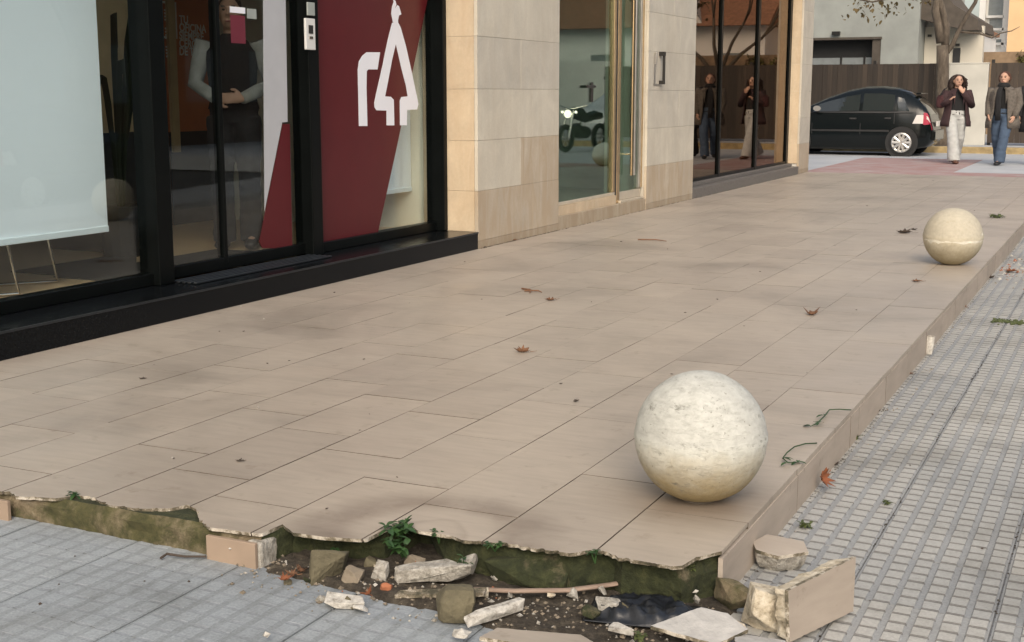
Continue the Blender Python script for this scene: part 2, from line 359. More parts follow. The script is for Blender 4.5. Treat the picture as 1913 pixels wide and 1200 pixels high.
# paving slabs, 6 x 6 raised pads each, as far as they can be told apart
SL, PADN = 0.400, 6
def slab_mesh(seed, mats=('slab_pad', 'slab_groove', 'slab_gap'), pz=-0.005):
    r = random.Random(seed); m = MB(); h = SL / 2 - 0.0025
    m.box(-h, h, -h, h, -0.045, pz, 1)
    p = SL / PADN
    for i in range(PADN):
        for j in range(PADN):
            cx, cy = -SL / 2 + p * (i + .5), -SL / 2 + p * (j + .5)
            ax, ay = 0.0255, 0.0285
            bx, by = ax - 0.003, ay - 0.003
            top = 0.0 - r.random() * 0.0012
            cs = [(-1, -1), (1, -1), (1, 1), (-1, 1)]
            vs = [(cx + a * ax, cy + b * ay, pz) for a, b in cs] + [(cx + a * bx + r.uniform(-.0012, .0012), cy + b * by + r.uniform(-.0012, .0012), top) for a, b in cs]
            m.add(vs, [(4, 5, 6, 7)], 0)
            k_ = len(m.v) - 8
            for q in range(4): m.f.append([k_ + q, k_ + (q + 1) % 4, k_ + 4 + (q + 1) % 4, k_ + 4 + q]); m.m.append(2 if q in (0, 2) else 1)
            gy = cy + ay; m.add([(cx - ax, gy - .0005, pz + .0004), (cx + ax, gy - .0005, pz + .0004), (cx + ax, gy + .0105, pz + .0004), (cx - ax, gy + .0105, pz + .0004)], [(0, 1, 2, 3)], 2)
    return m.mesh('paving_slab', [MATS[q] for q in mats])
SM = [slab_mesh(s) for s in range(4)]; SW = [slab_mesh(9 + s, ('slab_worn_sheen', 'slab_worn_sheen_groove', 'slab_worn_sheen_gap'), -0.0014) for s in range(4)]
for i in range(-9, 4):
    for j in range(-6, 30):
        x, y = -0.66 + SL * (i + .5), 3.61 + SL * (j + .5)
        if x < PXE - 0.1 and y > 3.35: continue
        if y < 1.9: continue
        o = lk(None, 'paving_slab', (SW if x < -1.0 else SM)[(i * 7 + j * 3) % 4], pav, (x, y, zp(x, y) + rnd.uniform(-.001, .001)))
        sx = (zp(x + .2, y) - zp(x - .2, y)) / .4; sy = (zp(x, y + .2) - zp(x, y - .2)) / .4
        o.rotation_euler = (math.atan(sy) + rnd.uniform(-.002, .002), -math.atan(sx) + rnd.uniform(-.002, .002), rnd.uniform(-.003, .003))

# ------------------------------------------------------------------ raised terrace with its broken front
FP = [(-400, 848), (0, 918), (21, 921), (24, 927), (105, 931), (150, 926), (172, 930), (204, 944), (262, 951), (318, 950), (350, 943), (366, 951), (372, 971), (388, 985), (488, 998), (520, 974),
      (547, 995), (604, 1003), (684, 1008), (712, 982), (766, 981), (780, 991), (846, 1002), (862, 1009), (968, 1018), (976, 1022), (1066, 1034), (1104, 1029),
      (1134, 1031), (1150, 1041), (1256, 1058), (1277, 1057), (1297, 1043), (1347, 1030)]
FB = [(p.x, p.y) for p in (on_z(*q) for q in FP)]
def fb(x):
    if x <= FB[0][0]: return FB[0][1]
    for (xa, ya), (xb, yb) in zip(FB, FB[1:]):
        if x <= xb: return ya + (yb - ya) * (x - xa) / max(1e-6, xb - xa)
    return FB[-1][1]
FXS = sorted(set([round(p[0], 4) for p in FB if p[0] > XW]))
# concrete bed
mb = MB(); NX = 150; rows = [-0.007, -0.03, -0.06, -0.09, -0.12, -0.16, -0.30]
x0, x1 = -6.0, PXE - 0.014
for ri, z in enumerate(rows):
    for i in range(NX + 1):
        x = x0 + (x1 - x0) * i / NX
        pit = smooth(-2.20, -2.14, x)
        inset = 0.012 + pit * (0.035 + 0.03 * max(0, nz(x * 5, 3)) + 0.07 * (1 - smooth(-1.85, -1.70, x))) + (0.02 if ri == 0 else 0)
        d = 0.022 * nz(x * 9, z * 22, 1) + 0.012 * nz(x * 31, z * 60, 4)
        fwd = -pit * 0.05 * max(0, nz(x * 3.1, 8) + 0.25) * smooth(-0.02, -0.08, z)
        front = 2.952 + 0.004 * nz(x * 4, 2) if x < -2.37 else fb(x)          # left of the riser the bed still stands straight
        mb.v.append((x, front + inset + d * (0.35 + 0.9 * pit) + fwd, z))
for ri in range(len(rows) - 1):
    for i in range(NX):
        a = ri * (NX + 1) + i
        xm = x0 + (x1 - x0) * (i + .5) / NX
        mb.f.append([a, a + NX + 1, a + NX + 2, a + 1]); mb.m.append(1 if xm > -2.2 else 2)
top = len(mb.v); 
for i in range(NX + 1): mb.v.append((x0 + (x1 - x0) * i / NX, Y_END, -0.007))
mid = len(mb.v)                                     # ledge of bare bed where tiles have snapped off, then grout under the tiles
for i in range(NX + 1): x = x0 + (x1 - x0) * i / NX; mb.v.append((x, max(fb(x), mb.v[i][1]) + 0.03, -0.0125))
for i in range(NX): mb.f.append([i, i + 1, mid + i + 1, mid + i]); mb.m.append(1)
for i in range(NX): mb.f.append([mid + i, mid + i + 1, top + i + 1, top + i]); mb.m.append(0)
bt = len(mb.v)
for i in range(NX + 1): mb.v.append((x0 + (x1 - x0) * i / NX, Y_END, -0.30))
for i in range(NX): mb.f.append([top + i, top + i + 1, bt + i + 1, bt + i]); mb.m.append(1)
mb.f.append([r_ * (NX + 1) + NX for r_ in range(len(rows))] + [bt + NX, top + NX]); mb.m.append(1)
terr = struct(mb.build('terrace', [MATS['grout'], MATS['mossy_concrete'], MATS['tan_concrete']]))
# tiles
TW, TL, TH = 0.319, 0.615, 0.02
GY = 0.0036
OFF = {0: 3.66, 1: 3.30, 2: 3.41, 3: 3.575, 4: 3.20, 5: 3.385, 6: 3.58, 7: 3.16}
G = 0.0026
def tbox(m, x0, x1, y0, y1, z0, z1, outer=False):                 # tile with grout-stained edges
    m.box(x0, x1, y0, y1, z0, z1, 1); m.m[-5] = 0
    if outer: m.m[-1] = 0
    return m
TT = [MATS['terrace_tile'], MATS['grout']]
full = [[tbox(MB(), -TW / 2 + g_, TW / 2 - g_, -TL / 2 + h_, TL / 2 - h_, -TH, 0, ou).mesh('tile', TT) for g_, h_ in ((.0008, .0007), (.0014, .0010), (.0020, .0016), (.0026, .003))] for ou in (False, True)]
far = MB(); NEAR_Y = 13.2
for k in range(12):
    xr = PXE - TW * k; xl = xr - TW
    if k == 11: xl = XW - 0.02
    off = OFF.get(k, 3.0 + rnd.random() * TL); j0 = off
    while j0 > 2.4: j0 -= TL
    y = j0; fmin = min(fb(xl + (xr - xl) * q / 8) for q in range(9)); first = True
    while y < Y_END:
        ya, yb = y, min(y + TL, Y_END); y += TL
        if yb < fmin + 0.15: continue
        if first: ya = min(ya, fmin - 0.05); first = False
        cuts = [xl + G] + [q for q in FXS if xl + G < q < xr - G] + [xr - G]
        fr = [(q, fb(q)) for q in cuts]
        if min(f_[1] for f_ in fr) > yb - 0.02: continue
        broken = max(f_[1] for f_ in fr) > ya + G
        if broken:
            # broken tile: dense ragged front
            nn = 44; pts = []
            for i in range(nn + 1):
                q = xl + G + (xr - xl - 2 * G) * i / nn
                yy = fb(q) + 0.002 * nz(q * 40, 1.5) + 0.003 * nz(q * 130, 4) + (0.008 if nz(q * 55, 21.3) > .32 else 0)
                pts.append((q, min(max(yy, ya + G), yb - 0.012)))
            poly = pts + [(xr - G, yb - GY), (xl + G, yb - GY)]
            m = MB(); m.prism(poly, -0.011, 0, 'z', 0, 1)
            m.v = [(vx, vy + (0.010 * abs(nz(vx * 25, 9)) + 0.002 if vz < -0.01 and vy < yb - 0.02 else 0), vz) for vx, vy, vz in m.v]
            m.m[2 + nn] = 0 if k == 0 else 2; m.m[3 + nn] = m.m[4 + nn] = 2
            m.build('tile', [MATS['terrace_tile'], MATS['tile_body'], MATS['grout']], terr)
        elif yb > NEAR_Y or k == 11 or yb - ya < TL - 0.01:
            if yb > NEAR_Y: tbox(far, xl + .001, xr - .001, ya + .0006, yb - .0006, -TH, rnd.uniform(-.0003, .0003), k == 0)
            else: tbox(MB(), xl + .0014, xr - .0014, ya + .001, yb - .001, -TH, 0, k == 0).build('tile', TT, terr)
        else:
            o = lk(None, 'tile', full[k == 0][rnd.choice((0, 0, 1, 1, 2, 3) if ya < 5.0 else (0, 0, 0, 0, 1, 1))], terr, ((xl + xr) / 2, (ya + yb) / 2, rnd.uniform(-.0008, .0008)))
            o.rotation_euler = (rnd.uniform(-.0016, .0016), rnd.uniform(-.0022, .0022), rnd.uniform(-.0006, .0006))
stuff(far.build('tile_field', TT, terr))
# riser tiles along the street side
t = NT('riser_tile'); v = t.coord('World'); oi = t.n('ShaderNodeObjectInfo')
c = t.ramp(t.noise(t.coord('World', (1, 1, 5)), 4, 6, 0.6), [(0.3, (0.345, 0.295, 0.245)), (0.7, (0.43, 0.37, 0.31))])
c = t.mix(1.0, c, t.ramp(oi.outputs['Random'], [(0, (0.9,) * 3), (1, (1.08,) * 3)]), 'MULTIPLY')
c = t.mix(t.ramp(t.noise(v, 11, 7, 0.7), [(0.6, (0, 0, 0)), (0.74, (0.7, 0.7, 0.7))]), c, (0.17, 0.14, 0.105))
t.base(c); t.rough(0.6); t.bump(t.noise(v, 70), 0.08, 0.003)
simple('pink_riser', (0.31, 0.235, 0.175), 0.6, var=0.15)
ry = [3.385, 4.28, 5.185, 5.36, 6.0, 6.62, 7.25, 7.9, 8.5, 9.1, 9.75, 10.4, 11.0, 11.6, 12.2, 12.85, 13.5]
while ry[-1] < Y_END - 0.3: ry.append(ry[-1] + 0.62)
ry.append(Y_END)
for i in range(len(ry) - 1):
    a, b = ry[i], ry[i + 1]
    dx = -.0005 * (i % 2); tilt = 0.0
    z0 = zp(PXE + .02, (a + b) / 2) - 0.03
    m = MB().box(PXE - 0.012 + dx, PXE + 0.002 + dx, a + 0.003, b - 0.004, z0, -0.0215)
    if i: m.m[2] = m.m[3] = 1
    m.build('riser_tile', [MATS['riser_tile'], MATS['grout']], terr)
# front riser tiles that are still in place
p0 = on_z(388, 985); p1 = on_z(488, 998)
yr = 2.945
MB().box(p0.x, p1.x - 0.004, yr - 0.012, yr + 0.002, -0.145, -0.022).build('riser_tile', MATS['pink_riser'], terr, bevel=0.002)
pl = on_z(21, 922)
MB().box(-4.8, -4.03, yr - 0.022, yr - 0.008, -0.12, -0.022).build('riser_tile', MATS['pink_riser'], terr)
MB().box(-4.026, pl.x, yr - 0.022, yr - 0.008, -0.12, -0.022).build('riser_tile', MATS['pink_riser'], terr, bevel=0.002)
MB().box(p1.x - 0.05, p1.x + 0.004, yr + 0.004, yr + 0.16, -0.14, -0.024).build('mortar_stub', MATS['mortar'], terr, bevel=0.01)

# ------------------------------------------------------------------ the building
bld = thing('office_building', 'stone clad street building with bank shopfront, glass lobby door and dark shop windows', 'building', (XW, 9.5, 0))
bld_off = Vector((XW, 9.5, 0))
def part(mb_, name, mats, parent=None, **kw):
    """world-space shape as a part of the building"""
    o = mb_.build(name, mats if not isinstance(mats, str) else MATS[mats], parent or bld, **kw)
    par = parent or bld; q = par
    off = Vector((0, 0, 0))
    while q is not None: off += q.location; q = q.parent
    o.location = -off; return o
OPEN = [(1.0, 9.5, 0.14), (11.15, 13.56, 0.13), (15.22, 20.68, 0.16)]       # bank, lobby, shop: openings along the facade
LZ = 3.05
# wall core (behind cladding) and upper storeys
m = MB()
for a, b in ((-9, 1.0), (9.52, 11.13), (13.58, 15.20), (20.70, 21.36)): m.box(XW - 0.5, XW - 0.032, a, b, -0.3, LZ)
m.box(XW - 0.5, XW - 0.032, -9, 21.36, LZ, 12.0)
m.box(-14, XW - 0.5, 21.1, 21.36, -0.3, 12.0); m.box(-14, XW - 0.5, -9, -8.7, -0.3, 12); m.box(-14.3, -14, -9, 21.36, -0.3, 12); m.box(-14, XW - 0.5, -8.7, 21.1, 3.2, 3.4); m.box(-14, XW - .5, -8.7, 21.1, 11.8, 12)
part(m, 'wall', 'plaster')
# stone panels in courses
CZ = [0.0, 0.065, 0.47, 0.875, 1.286, 1.70, 2.11, 2.52, 2.93, 3.34]
def panels(ya, yb, z_from=0.0, z_to=3.34, splits=None):
    for ci in range(len(CZ) - 1):
        a, b = max(CZ[ci], z_from), min(CZ[ci + 1], z_to)
        if b - a < 0.02: continue
        L = yb - ya; nsp = max(1, round(L / 0.82)); sh = 0.5 if ci % 2 else 0.0
        es = [ya] + [ya + L * (q + sh * 0.6 + 0.0) / nsp for q in range(1, nsp)] + [yb]
        es = [e for e in es if ya <= e <= yb]
        for e0, e1 in zip(es, es[1:]):
            if e1 - e0 < 0.05: continue
            mt = 'stone_foot' if b < 0.1 else ('stone_stained' if b < 0.5 else ('stone_stained' if b < 0.9 and rnd.random() < 0.35 else 'stone_light'))
            part(MB().box(XW - 0.03, XW + rnd.uniform(-.001, .001), e0 + .0007, e1 - .0007, a + .0009, b - .0009), 'stone_panel', mt, bevel=0.001, seg=1)
panels(9.5, 11.15); panels(13.56, 15.22); panels(20.68, 21.38); panels(-4, 1.0)
# reveals
for ci in range(1, len(CZ) - 1):
    a, b = CZ[ci], CZ[ci + 1]
    part(MB().box(-5.30, XW - 0.0315, 9.5, 9.53, max(a, .14) + .001, b - .001), 'stone_panel', 'stone_sunlit')
    part(MB().box(-5.20, XW - 0.0315, 20.68, 20.71, max(a, .165) + .001, b - .001), 'stone_panel', 'stone_sunlit')
    part(MB().box(-5.0, XW - 0.0315, 13.555, 13.575, max(a, .13) + .001, b - .001), 'stone_panel', 'stone_light')
    part(MB().box(-5.0, XW - 0.0315, 11.135, 11.155, max(a, .13) + .001, b - .001), 'stone_panel', 'stone_light')
part(MB().box(XW - 0.033, XW + 0.0, 20.7, 21.385, 3.35, 3.6), 'stone_panel', 'stone_light')
# fascia over the openings
part(MB().box(XW - 0.03, XW, -4, 21.38, 3.345, 4.2), 'fascia', 'stone_light')
part(MB().box(XW - 0.45, XW - 0.033, 1.0, 9.5, LZ - 0.15, LZ - 0.002), 'soffit', 'black_frame')
# ---- bank shopfront
part(MB().box(-5.32, XW + 0.002, 1.0, 9.497, -0.02, 0.14), 'plinth', 'black_granite', bevel=0.004)
part(MB().box(XW - 0.002, XW + 0.006, 1.0, 9.497, 0.128, 0.1402), 'plinth_trim', 'threshold_metal')
XG = -5.19                                    # glass plane of the bank
bank = bpy.data.objects.new('shopfront', None); COL.objects.link(bank); bank.parent = bld; bank.location = Vector((XG, 5, 0.14)) - bld_off
bank['label'] = 'black framed shopfront with dark red film and white emblem'
def bp(mb_, name, mats, **kw): return part(mb_, name, mats, bank, **kw)
ZB, ZT = 0.142, 2.9
for a, b, d, e in ((5.98, 6.11, 0.06, 0.09), (7.575, 7.70, 0.06, 0.09), (9.44, 9.498, 0.05, 0.115), (2.9, 3.05, 0.08, 0.08)):
    bp(MB().box(XG - d, XG + e, a, b, ZB, ZT), 'mullion', 'black_frame', bevel=0.006)
bp(MB().box(XG - 0.035, XG + 0.022, 6.675, 6.712, ZB + 0.05, ZT), 'door_stile', 'black_frame', bevel=0.004)
for a, b in ((3.05, 5.98), (7.70, 9.44)):
    bp(MB().box(XG - 0.05, XG + 0.04, a, b, ZB, ZB + 0.07), 'bottom_rail', 'black_frame', bevel=0.004)
bp(MB().box(XG - 0.03, XG + 0.02, 6.11, 7.575, ZB + 0.012, ZB + 0.085), 'bottom_rail', 'black_frame', bevel=0.004)
bp(MB().box(XG - 0.05, XG + 0.04, 3.05, 9.42, ZT, ZT + 0.12), 'top_rail', 'black_frame')
for q in range(5):                            # ribbed sliding track
    bp(MB().box(XG + 0.05 + q * 0.042, XG + 0.072 + q * 0.042, 6.115, 7.57, ZB, ZB + 0.012), 'track_rib', 'threshold_metal', bevel=0.003)
for a, b in ((3.05, 5.98), (6.11, 6.675), (6.712, 7.575), (7.70, 9.44)):
    bp(MB().box(XG - 0.004, XG + 0.004, a, b, ZB + 0.06, ZT), 'pane', 'door_glass' if 6 < a < 7 else 'shop_glass')
XF = XG + 0.0065
def film(poly, name, m, d=0.0):
    q = [(p.y, p.z) for p in (on_x(x, y, XF) for x, y in poly)]
    return bp(MB().prism(q, XF + d, XF + d + 0.0015, 'x'), name, m)
film([(592, -330), (868, -330), (800, -8), (740, 280), (706, 434), (592, 459)], 'red_film', 'red_film')
film([(490, 464), (484, 452), (528, 232), (541, 232), (546, 464)], 'red_film', 'red_film')
film([(494, 395), (489, -330), (528, -330), (537, 228), (527, 229)], 'frosted_film', 'frost_film')
# emblem: a hooked stroke and a tree-like tapering figure, as on the glass
def cr(x, y): return (640 + x / 4.615, y / 4.615)
LOGO = [[(140, 1088), (133, 760), (130, 600), (140, 530), (170, 480), (205, 452), (322, 452), (300, 600), (222, 600), (207, 615), (205, 760), (213, 1088)],
        [(378, 1082), (378, 955), (290, 952), (274, 925), (272, 885), (290, 800), (340, 580), (385, 360), (425, 200), (462, 180), (475, 190), (500, 240), (545, 400), (590, 600), (645, 860), (652, 900), (640, 945), (555, 948), (553, 1082), (494, 1082),
         (492, 870), (505, 838), (560, 832), (545, 740), (508, 600), (458, 380), (425, 520), (395, 680), (365, 832), (415, 836), (440, 862), (445, 1082)],
        [(432, 192), (418, 120), (425, 60), (438, 20), (430, -20), (455, 12), (462, 40), (448, 80), (470, 45), (485, 55), (497, 95), (505, 125), (485, 135), (476, 178), (478, 190)]]
em = MB()
for li, pol in enumerate(LOGO):
    q = [(p.y, p.z) for p in (on_x(*cr(*a), XF + 0.0016) for a in pol)]
    em.prism(q, XF + 0.0018 + li * .0003, XF + 0.0033 + li * .0003, 'x')
bp(em, 'emblem', 'white_film')
# stickers on the sliding door
def card(px, X, d, name, m):
    (xa, ya), (xb, yb) = px; a = on_x(xa, ya, X); b = on_x(xb, yb, X)
    return bp(MB().box(X, X + d, a.y, b.y, b.z, a.z), name, m)
card(((430, 28), (459, 82)), XF, 0.0012, 'red_sticker', 'red_sign'); card(((429, 12), (458, 26)), XF, 0.0012, 'white_sticker', 'white_film'); card(((461, 16), (479, 36)), XF, 0.0012, 'grey_sticker', 'grey_sign')
# intercom on the black post
XI = XG + 0.092
a = on_x(567, 34, XI); b = on_x(586, 94, XI)
ic = bp(MB().box(XI, XI + 0.018, a.y, b.y, b.z, a.z), 'intercom', 'white_plastic', bevel=0.004)
bp(MB().box(XI + 0.018, XI + 0.021, a.y + 0.03, b.y - 0.03, a.z - 0.10, a.z - 0.045), 'intercom_camera', 'dark_metal')
bp(MB().box(XI + 0.018, XI + 0.022, a.y + 0.035, b.y - 0.035, a.z - 0.135, a.z - 0.118), 'intercom_button', 'chrome')
a = on_x(572, 4, XI); b = on_x(586, 30, XI)
bp(MB().box(XI, XI + 0.012, a.y, b.y, b.z, a.z), 'card_reader', 'grey_sign', bevel=0.003)
# ---- bank interior
part(MB().box(-11, -5.325, 1.0, 9.6, 0.0, 0.138), 'bank_floor', 'beige_floor')
part(MB().box(-5.95, -5.33, 6.0, 7.6, 0.138, 0.146), 'door_mat', 'dark_mat')
m = MB(); q = [on_z(*p_, .146) for p_ in ((20, 507), (255, 470), (255, 523), (232, 523))]
part(MB().prism([(p_.x, p_.y) for p_ in q], 0.139, 0.147, 'z'), 'floor_mat', 'dark_mat')
part(MB().box(-11.2, -11, 1.0, 9.6, 0.1, 3.2), 'bank_back_wall', 'tan_wall')
part(MB().box(-11, -5.33, 9.55, 9.75, 0.1, 3.2), 'bank_side_wall', 'cream_curtain')
part(MB().box(-11, -5.55, 0.9, 1.0, 0.1, 3.2), 'bank_side_wall', 'dark_wall')
part(MB().box(-9.05, -9.0, 8.2, 12.6, 0.1, 3.2), 'bank_partition', 'wood_wall') if False else None
part(MB().box(-11, -5.5, 1.0, 9.5, 3.05, 3.15), 'bank_ceiling', 'dark_wall')
# ---- lobby door
XD = -4.875
lob = bpy.data.objects.new('lobby_door', None); COL.objects.link(lob); lob.parent = bld; lob.location = Vector((XD, 12.3, 0.1)) - bld_off
lob['label'] = 'glass lobby door with brass frame and long pull bars'
def lp(mb_, name, mats, **kw): return part(mb_, name, mats, lob, **kw)
lp(MB().box(-5.2, XW - 0.004, 11.156, 13.554, -0.02, 0.125), 'threshold', 'stone_foot', bevel=0.004)
lp(MB().box(XD - 0.05, XD + 0.045, 11.16, 12.72, 0.126, 0.215), 'kick_rail', 'stone_sunlit')
lp(MB().box(XD - 0.03, XD + 0.03, 11.16, 12.72, 0.216, 0.245), 'bottom_rail', 'cream_frame', bevel=0.003)
lp(MB().box(XD - 0.04, XD + 0.055, 12.83, 13.55, 0.126, 0.15), 'sill', 'cream_frame', bevel=0.003)
lp(MB().box(XD - 0.02, XD + 0.025, 12.83, 13.50, 0.152, 0.235), 'bottom_rail', 'cream_frame', bevel=0.003)
for a, b, mt in ((11.158, 11.20, 'brass'), (12.66, 12.72, 'brass'), (12.735, 12.765, 'dark_metal'), (12.775, 12.86, 'brass'), (13.44, 13.50, 'steel'), (13.505, 13.55, 'brass')):
    lp(MB().box(XD - 0.035, XD + 0.03, a, b, 0.126 if a > 12.7 and a < 12.8 else 0.246, LZ), 'stile', mt, bevel=0.004)
lp(MB().box(XD - 0.005, XD + 0.005, 11.20, 12.66, 0.246, LZ), 'pane', 'lobby_glass')
lp(MB().box(XD - 0.005, XD + 0.005, 12.86, 13.44, 0.236, LZ), 'pane', 'lobby_glass')
for yy, mt, x_ in ((13.08, 'brass', XD + 0.075), (13.165, 'steel', XD + 0.075)):
    m = MB(); m.tube([(x_, yy, 0.40), (x_, yy, 2.75)], 0.015, 12)
    m.tube([(XD + 0.006, yy, 0.62), (x_, yy, 0.62)], 0.008, 8); m.tube([(XD + 0.006, yy, 2.5), (x_, yy, 2.5)], 0.008, 8)
    lp(m, 'pull_bar', mt, smooth=False)
part(MB().box(-9.0, -5.21, 10.2, 14.6, 0.0, 0.123), 'lobby_floor', 'lobby_floor')
part(MB().box(-9.2, -9.0, 10.2, 14.6, 0.1, 3.2), 'lobby_back_wall', 'lobby_wall'); part(MB().box(-9, -5.31, 14.6, 14.7, 0.1, 3.2), 'lobby_side_wall', 'lobby_wall'); part(MB().box(-9, -5.31, 10.1, 10.2, 0.1, 3.2), 'lobby_side_wall', 'lobby_wall')
# lever handle plate on the pane
a = on_x(1105, 158, XD + 0.006); 
m = MB(); m.box(XD + 0.006, XD + 0.016, a.y - 0.03, a.y + 0.03, a.z - 0.17, a.z + 0.02); m.box(XD + 0.03, XD + 0.045, a.y - 0.20, a.y + 0.02, a.z - 0.035, a.z - 0.008); m.box(XD + 0.016, XD + 0.03, a.y - 0.015, a.y + 0.015, a.z - 0.032, a.z - 0.01)
lp(m, 'lever_handle', 'dark_metal', bevel=0.003)
# wall bracket beside the lobby
m = MB(); m.box(XW + 0.001, XW + 0.008, 13.72, 13.78, 1.36, 1.66); m.box(XW + 0.008, XW + 0.03, 13.735, 13.765, 1.56, 1.69)
part(m, 'bracket_plate', 'steel', bevel=0.003)
m = MB(); m.tube([(XW + 0.05, 13.93, 1.36), (XW + 0.05, 13.93, 1.69)], 0.016, 10); m.box(XW + 0.001, XW + 0.06, 13.90, 13.96, 1.655, 1.70); m.box(XW + 0.001, XW + 0.06, 13.91, 13.95, 1.35, 1.39)
part(m, 'wall_handle', 'dark_metal')
part(MB().box(XW + 0.001, XW + 0.006, 13.72, 13.96, 1.335, 1.352), 'bracket_foot', 'steel')
# ---- far shop windows
XS = -5.0
shop = bpy.data.objects.new('shop_window', None); COL.objects.link(shop); shop.parent = bld; shop.location = Vector((XS, 18, 0.16)) - bld_off
shop['label'] = 'dark bronze tinted shop window in thin black frames'
def sp(mb_, name, mats, **kw): return part(mb_, name, mats, shop, **kw)
part(MB().box(-5.12, XW + 0.003, 15.222, 20.675, -0.02, 0.12), 'plinth', 'grey_granite', bevel=0.005)
part(MB().box(-5.12, XW - 0.10, 15.222, 20.675, 0.121, 0.165), 'plinth_step', 'grey_granite', bevel=0.005)
for a, b in ((15.225, 15.27), (16.86, 16.93), (18.68, 18.79), (20.55, 20.675)):
    sp(MB().box(XS - 0.035, XS + 0.03, a, b, 0.167, LZ), 'mullion', 'black_frame', bevel=0.004)
sp(MB().box(XS - 0.03, XS + 0.025, 15.27, 20.55, 0.167, 0.20), 'bottom_rail', 'black_frame')
for a, b in ((15.27, 16.86), (16.93, 18.68), (18.79, 20.55)):
    sp(MB().box(XS - 0.004, XS + 0.004, a, b, 0.20, LZ), 'pane', 'bronze_glass')
part(MB().box(-9.0, -5.125, 14.8, 21.05, 0.0, 0.16), 'shop_floor', 'dark_mat'); part(MB().box(-9.2, -9.0, 14.8, 21.05, 0.1, 3.2), 'shop_back_wall', 'dark_wall'); part(MB().box(-9, -5.31, 14.75, 14.85, 0.1, 3.2), 'shop_side_wall', 'dark_wall')
part(MB().box(-5.45, -5.1, 19.75, 20.5, 0.161, 3.0), 'shop_column', 'brown_curtain')
part(MB().box(-9, -5.31, 20.9, 21.05, 0.16, 3.2), 'shop_side_wall', 'dark_wall')

# ------------------------------------------------------------------ things inside the bank
XB = -5.45
def blind(px, label, top=2.9):
    (xa, xb), zb_ = px, None
    ya, yb, zb = xa, xb, 0.478
    rt = thing('roller_blind', label, 'blind', (XB, (ya + yb) / 2, top), group=None)
    m = MB(); nn = 24
    for i in range(nn + 1):
        yy = ya + (yb - ya) * i / nn - (ya + yb) / 2; xx = 0.006 * math.sin(i * 0.9) + 0.004 * nz(i * .3, 2)
        m.v += [(xx, yy, zb - top), (xx * 0.3, yy, 0), (xx + 0.002, yy, zb - top), (xx * 0.3 + 0.002, yy, 0)]
    for i in range(nn):
        k = i * 4; m.f += [[k, k + 1, k + 5, k + 4], [k + 2, k + 6, k + 7, k + 3]]; m.m += [0, 0]
    m.build('fabric', MATS['blind_fabric'], rt, smooth=True)
    h = (yb - ya) / 2
    MB().box(-0.008, 0.014, -h, h, zb - top - 0.03, zb - top + 0.006).build('bottom_bar', MATS['blind_hem'], rt, bevel=0.004)
    MB().tube([(0, -h, 0.03), (0, h, 0.03)], 0.03, 12).build('roller', MATS['blind_hem'], rt)
    return rt
blind((2.2, 5.945), 'large pale blue roller blind lowered behind the leftmost shopfront pane')
blind((9.0, 9.545), 'narrow pale blue roller blind behind the pane with the white emblem')
# chair with a bent metal sled foot under the blind
ch = thing('cantilever_chair', 'chair on a thin bent metal sled foot behind the leftmost pane', 'chair', (-6.0, 5.2, 0.138), R(20))
pf = on_z(108, 525, 0.15) - Vector((-6.0, 5.2, 0.138)); pf.rotate(Matrix.Rotation(-R(20), 3, 'Z'))
pt = on_x(88, 440, pf.x - 6.0)
for s_ in (0, -0.5):
    MB().tube([(pf.x - 0.35 , pf.y + s_ - 0.25, 0.012), (pf.x, pf.y + s_, 0.012), (pf.x - 0.06, pf.y + s_ - 0.04, 0.45)], 0.012, 8).build('sled_leg', MATS['chrome'], ch)
MB().box(pf.x - 0.5, pf.x, pf.y - 0.55, pf.y + 0.02, 0.45, 0.50).build('seat', MATS['dark_wall'], ch, bevel=0.02)
MB().box(pf.x - 0.52, pf.x - 0.47, pf.y - 0.55, pf.y + 0.02, 0.52, 0.9).build('backrest', MATS['dark_wall'], ch, bevel=0.02)
# leafy plant in the gap beside the blind
pb = on_x(214, 200, -6.3)
pp = thing('potted_plant', 'dark arching house plant beside the pale blue blind', 'plant', (-6.3, pb.y, 0.138))
MB().tube([(0, 0, 0), (0, 0, 0.35)], [0.12, 0.16], 14).build('pot', MATS['dark_wall'], pp, smooth=False)
simple('house_leaf', (0.022, 0.03, 0.014), 0.5)
for i in range(8):
    a_ = rnd.random() * 6.28; L_ = rnd.uniform(0.2, 0.42); h_ = rnd.uniform(0.8, 1.5)
    pts = [(0.03 * math.cos(a_), 0.03 * math.sin(a_), 0.33)] + [(L_ * q * math.cos(a_), L_ * q * math.sin(a_), 0.35 + h_ * math.sin(q * 2.2)) for q in (0.2, 0.4, 0.6, 0.8, 1.0)]
    MB().tube(pts, [(0.008, 0.003), (0.02, 0.003), (0.03, 0.003), (0.028, 0.003), (0.018, 0.003), (0.003, 0.002)], 6).build('leaf', MATS['house_leaf'], pp)
pa_ = on_x(185, 0, -6.6); pb2 = on_x(262, 246, -6.6)
tp_ = thing('tan_screen', 'tan screen wall glimpsed between the pale blue blind and the black post', 'screen', (-6.6, pa_.y, .138)); MB().box(-.03, 0, -.1, pb2.y - pa_.y + .1, pb2.z - .138, 2.7).build('panel', MATS['tan_wall'], tp_); MB().box(-.5, -.002, -.1, pb2.y - pa_.y + .1, 0, pb2.z - .14).build('base', MATS['dark_wall'], tp_)
# low furniture seen in the gloom
ds = thing('counter_desk', 'dark low counter standing deep inside the bank', 'counter', (-8.2, 8.2, 0.138))
MB().box(-0.35, 0.35, -2.6, 2.4, 0.0, 0.66).build('body', MATS['dark_wall'], ds, bevel=0.01); MB().box(-0.4, 0.4, -2.65, 2.45, 0.661, 0.70).build('top', MATS['dark_metal'], ds, bevel=0.006)
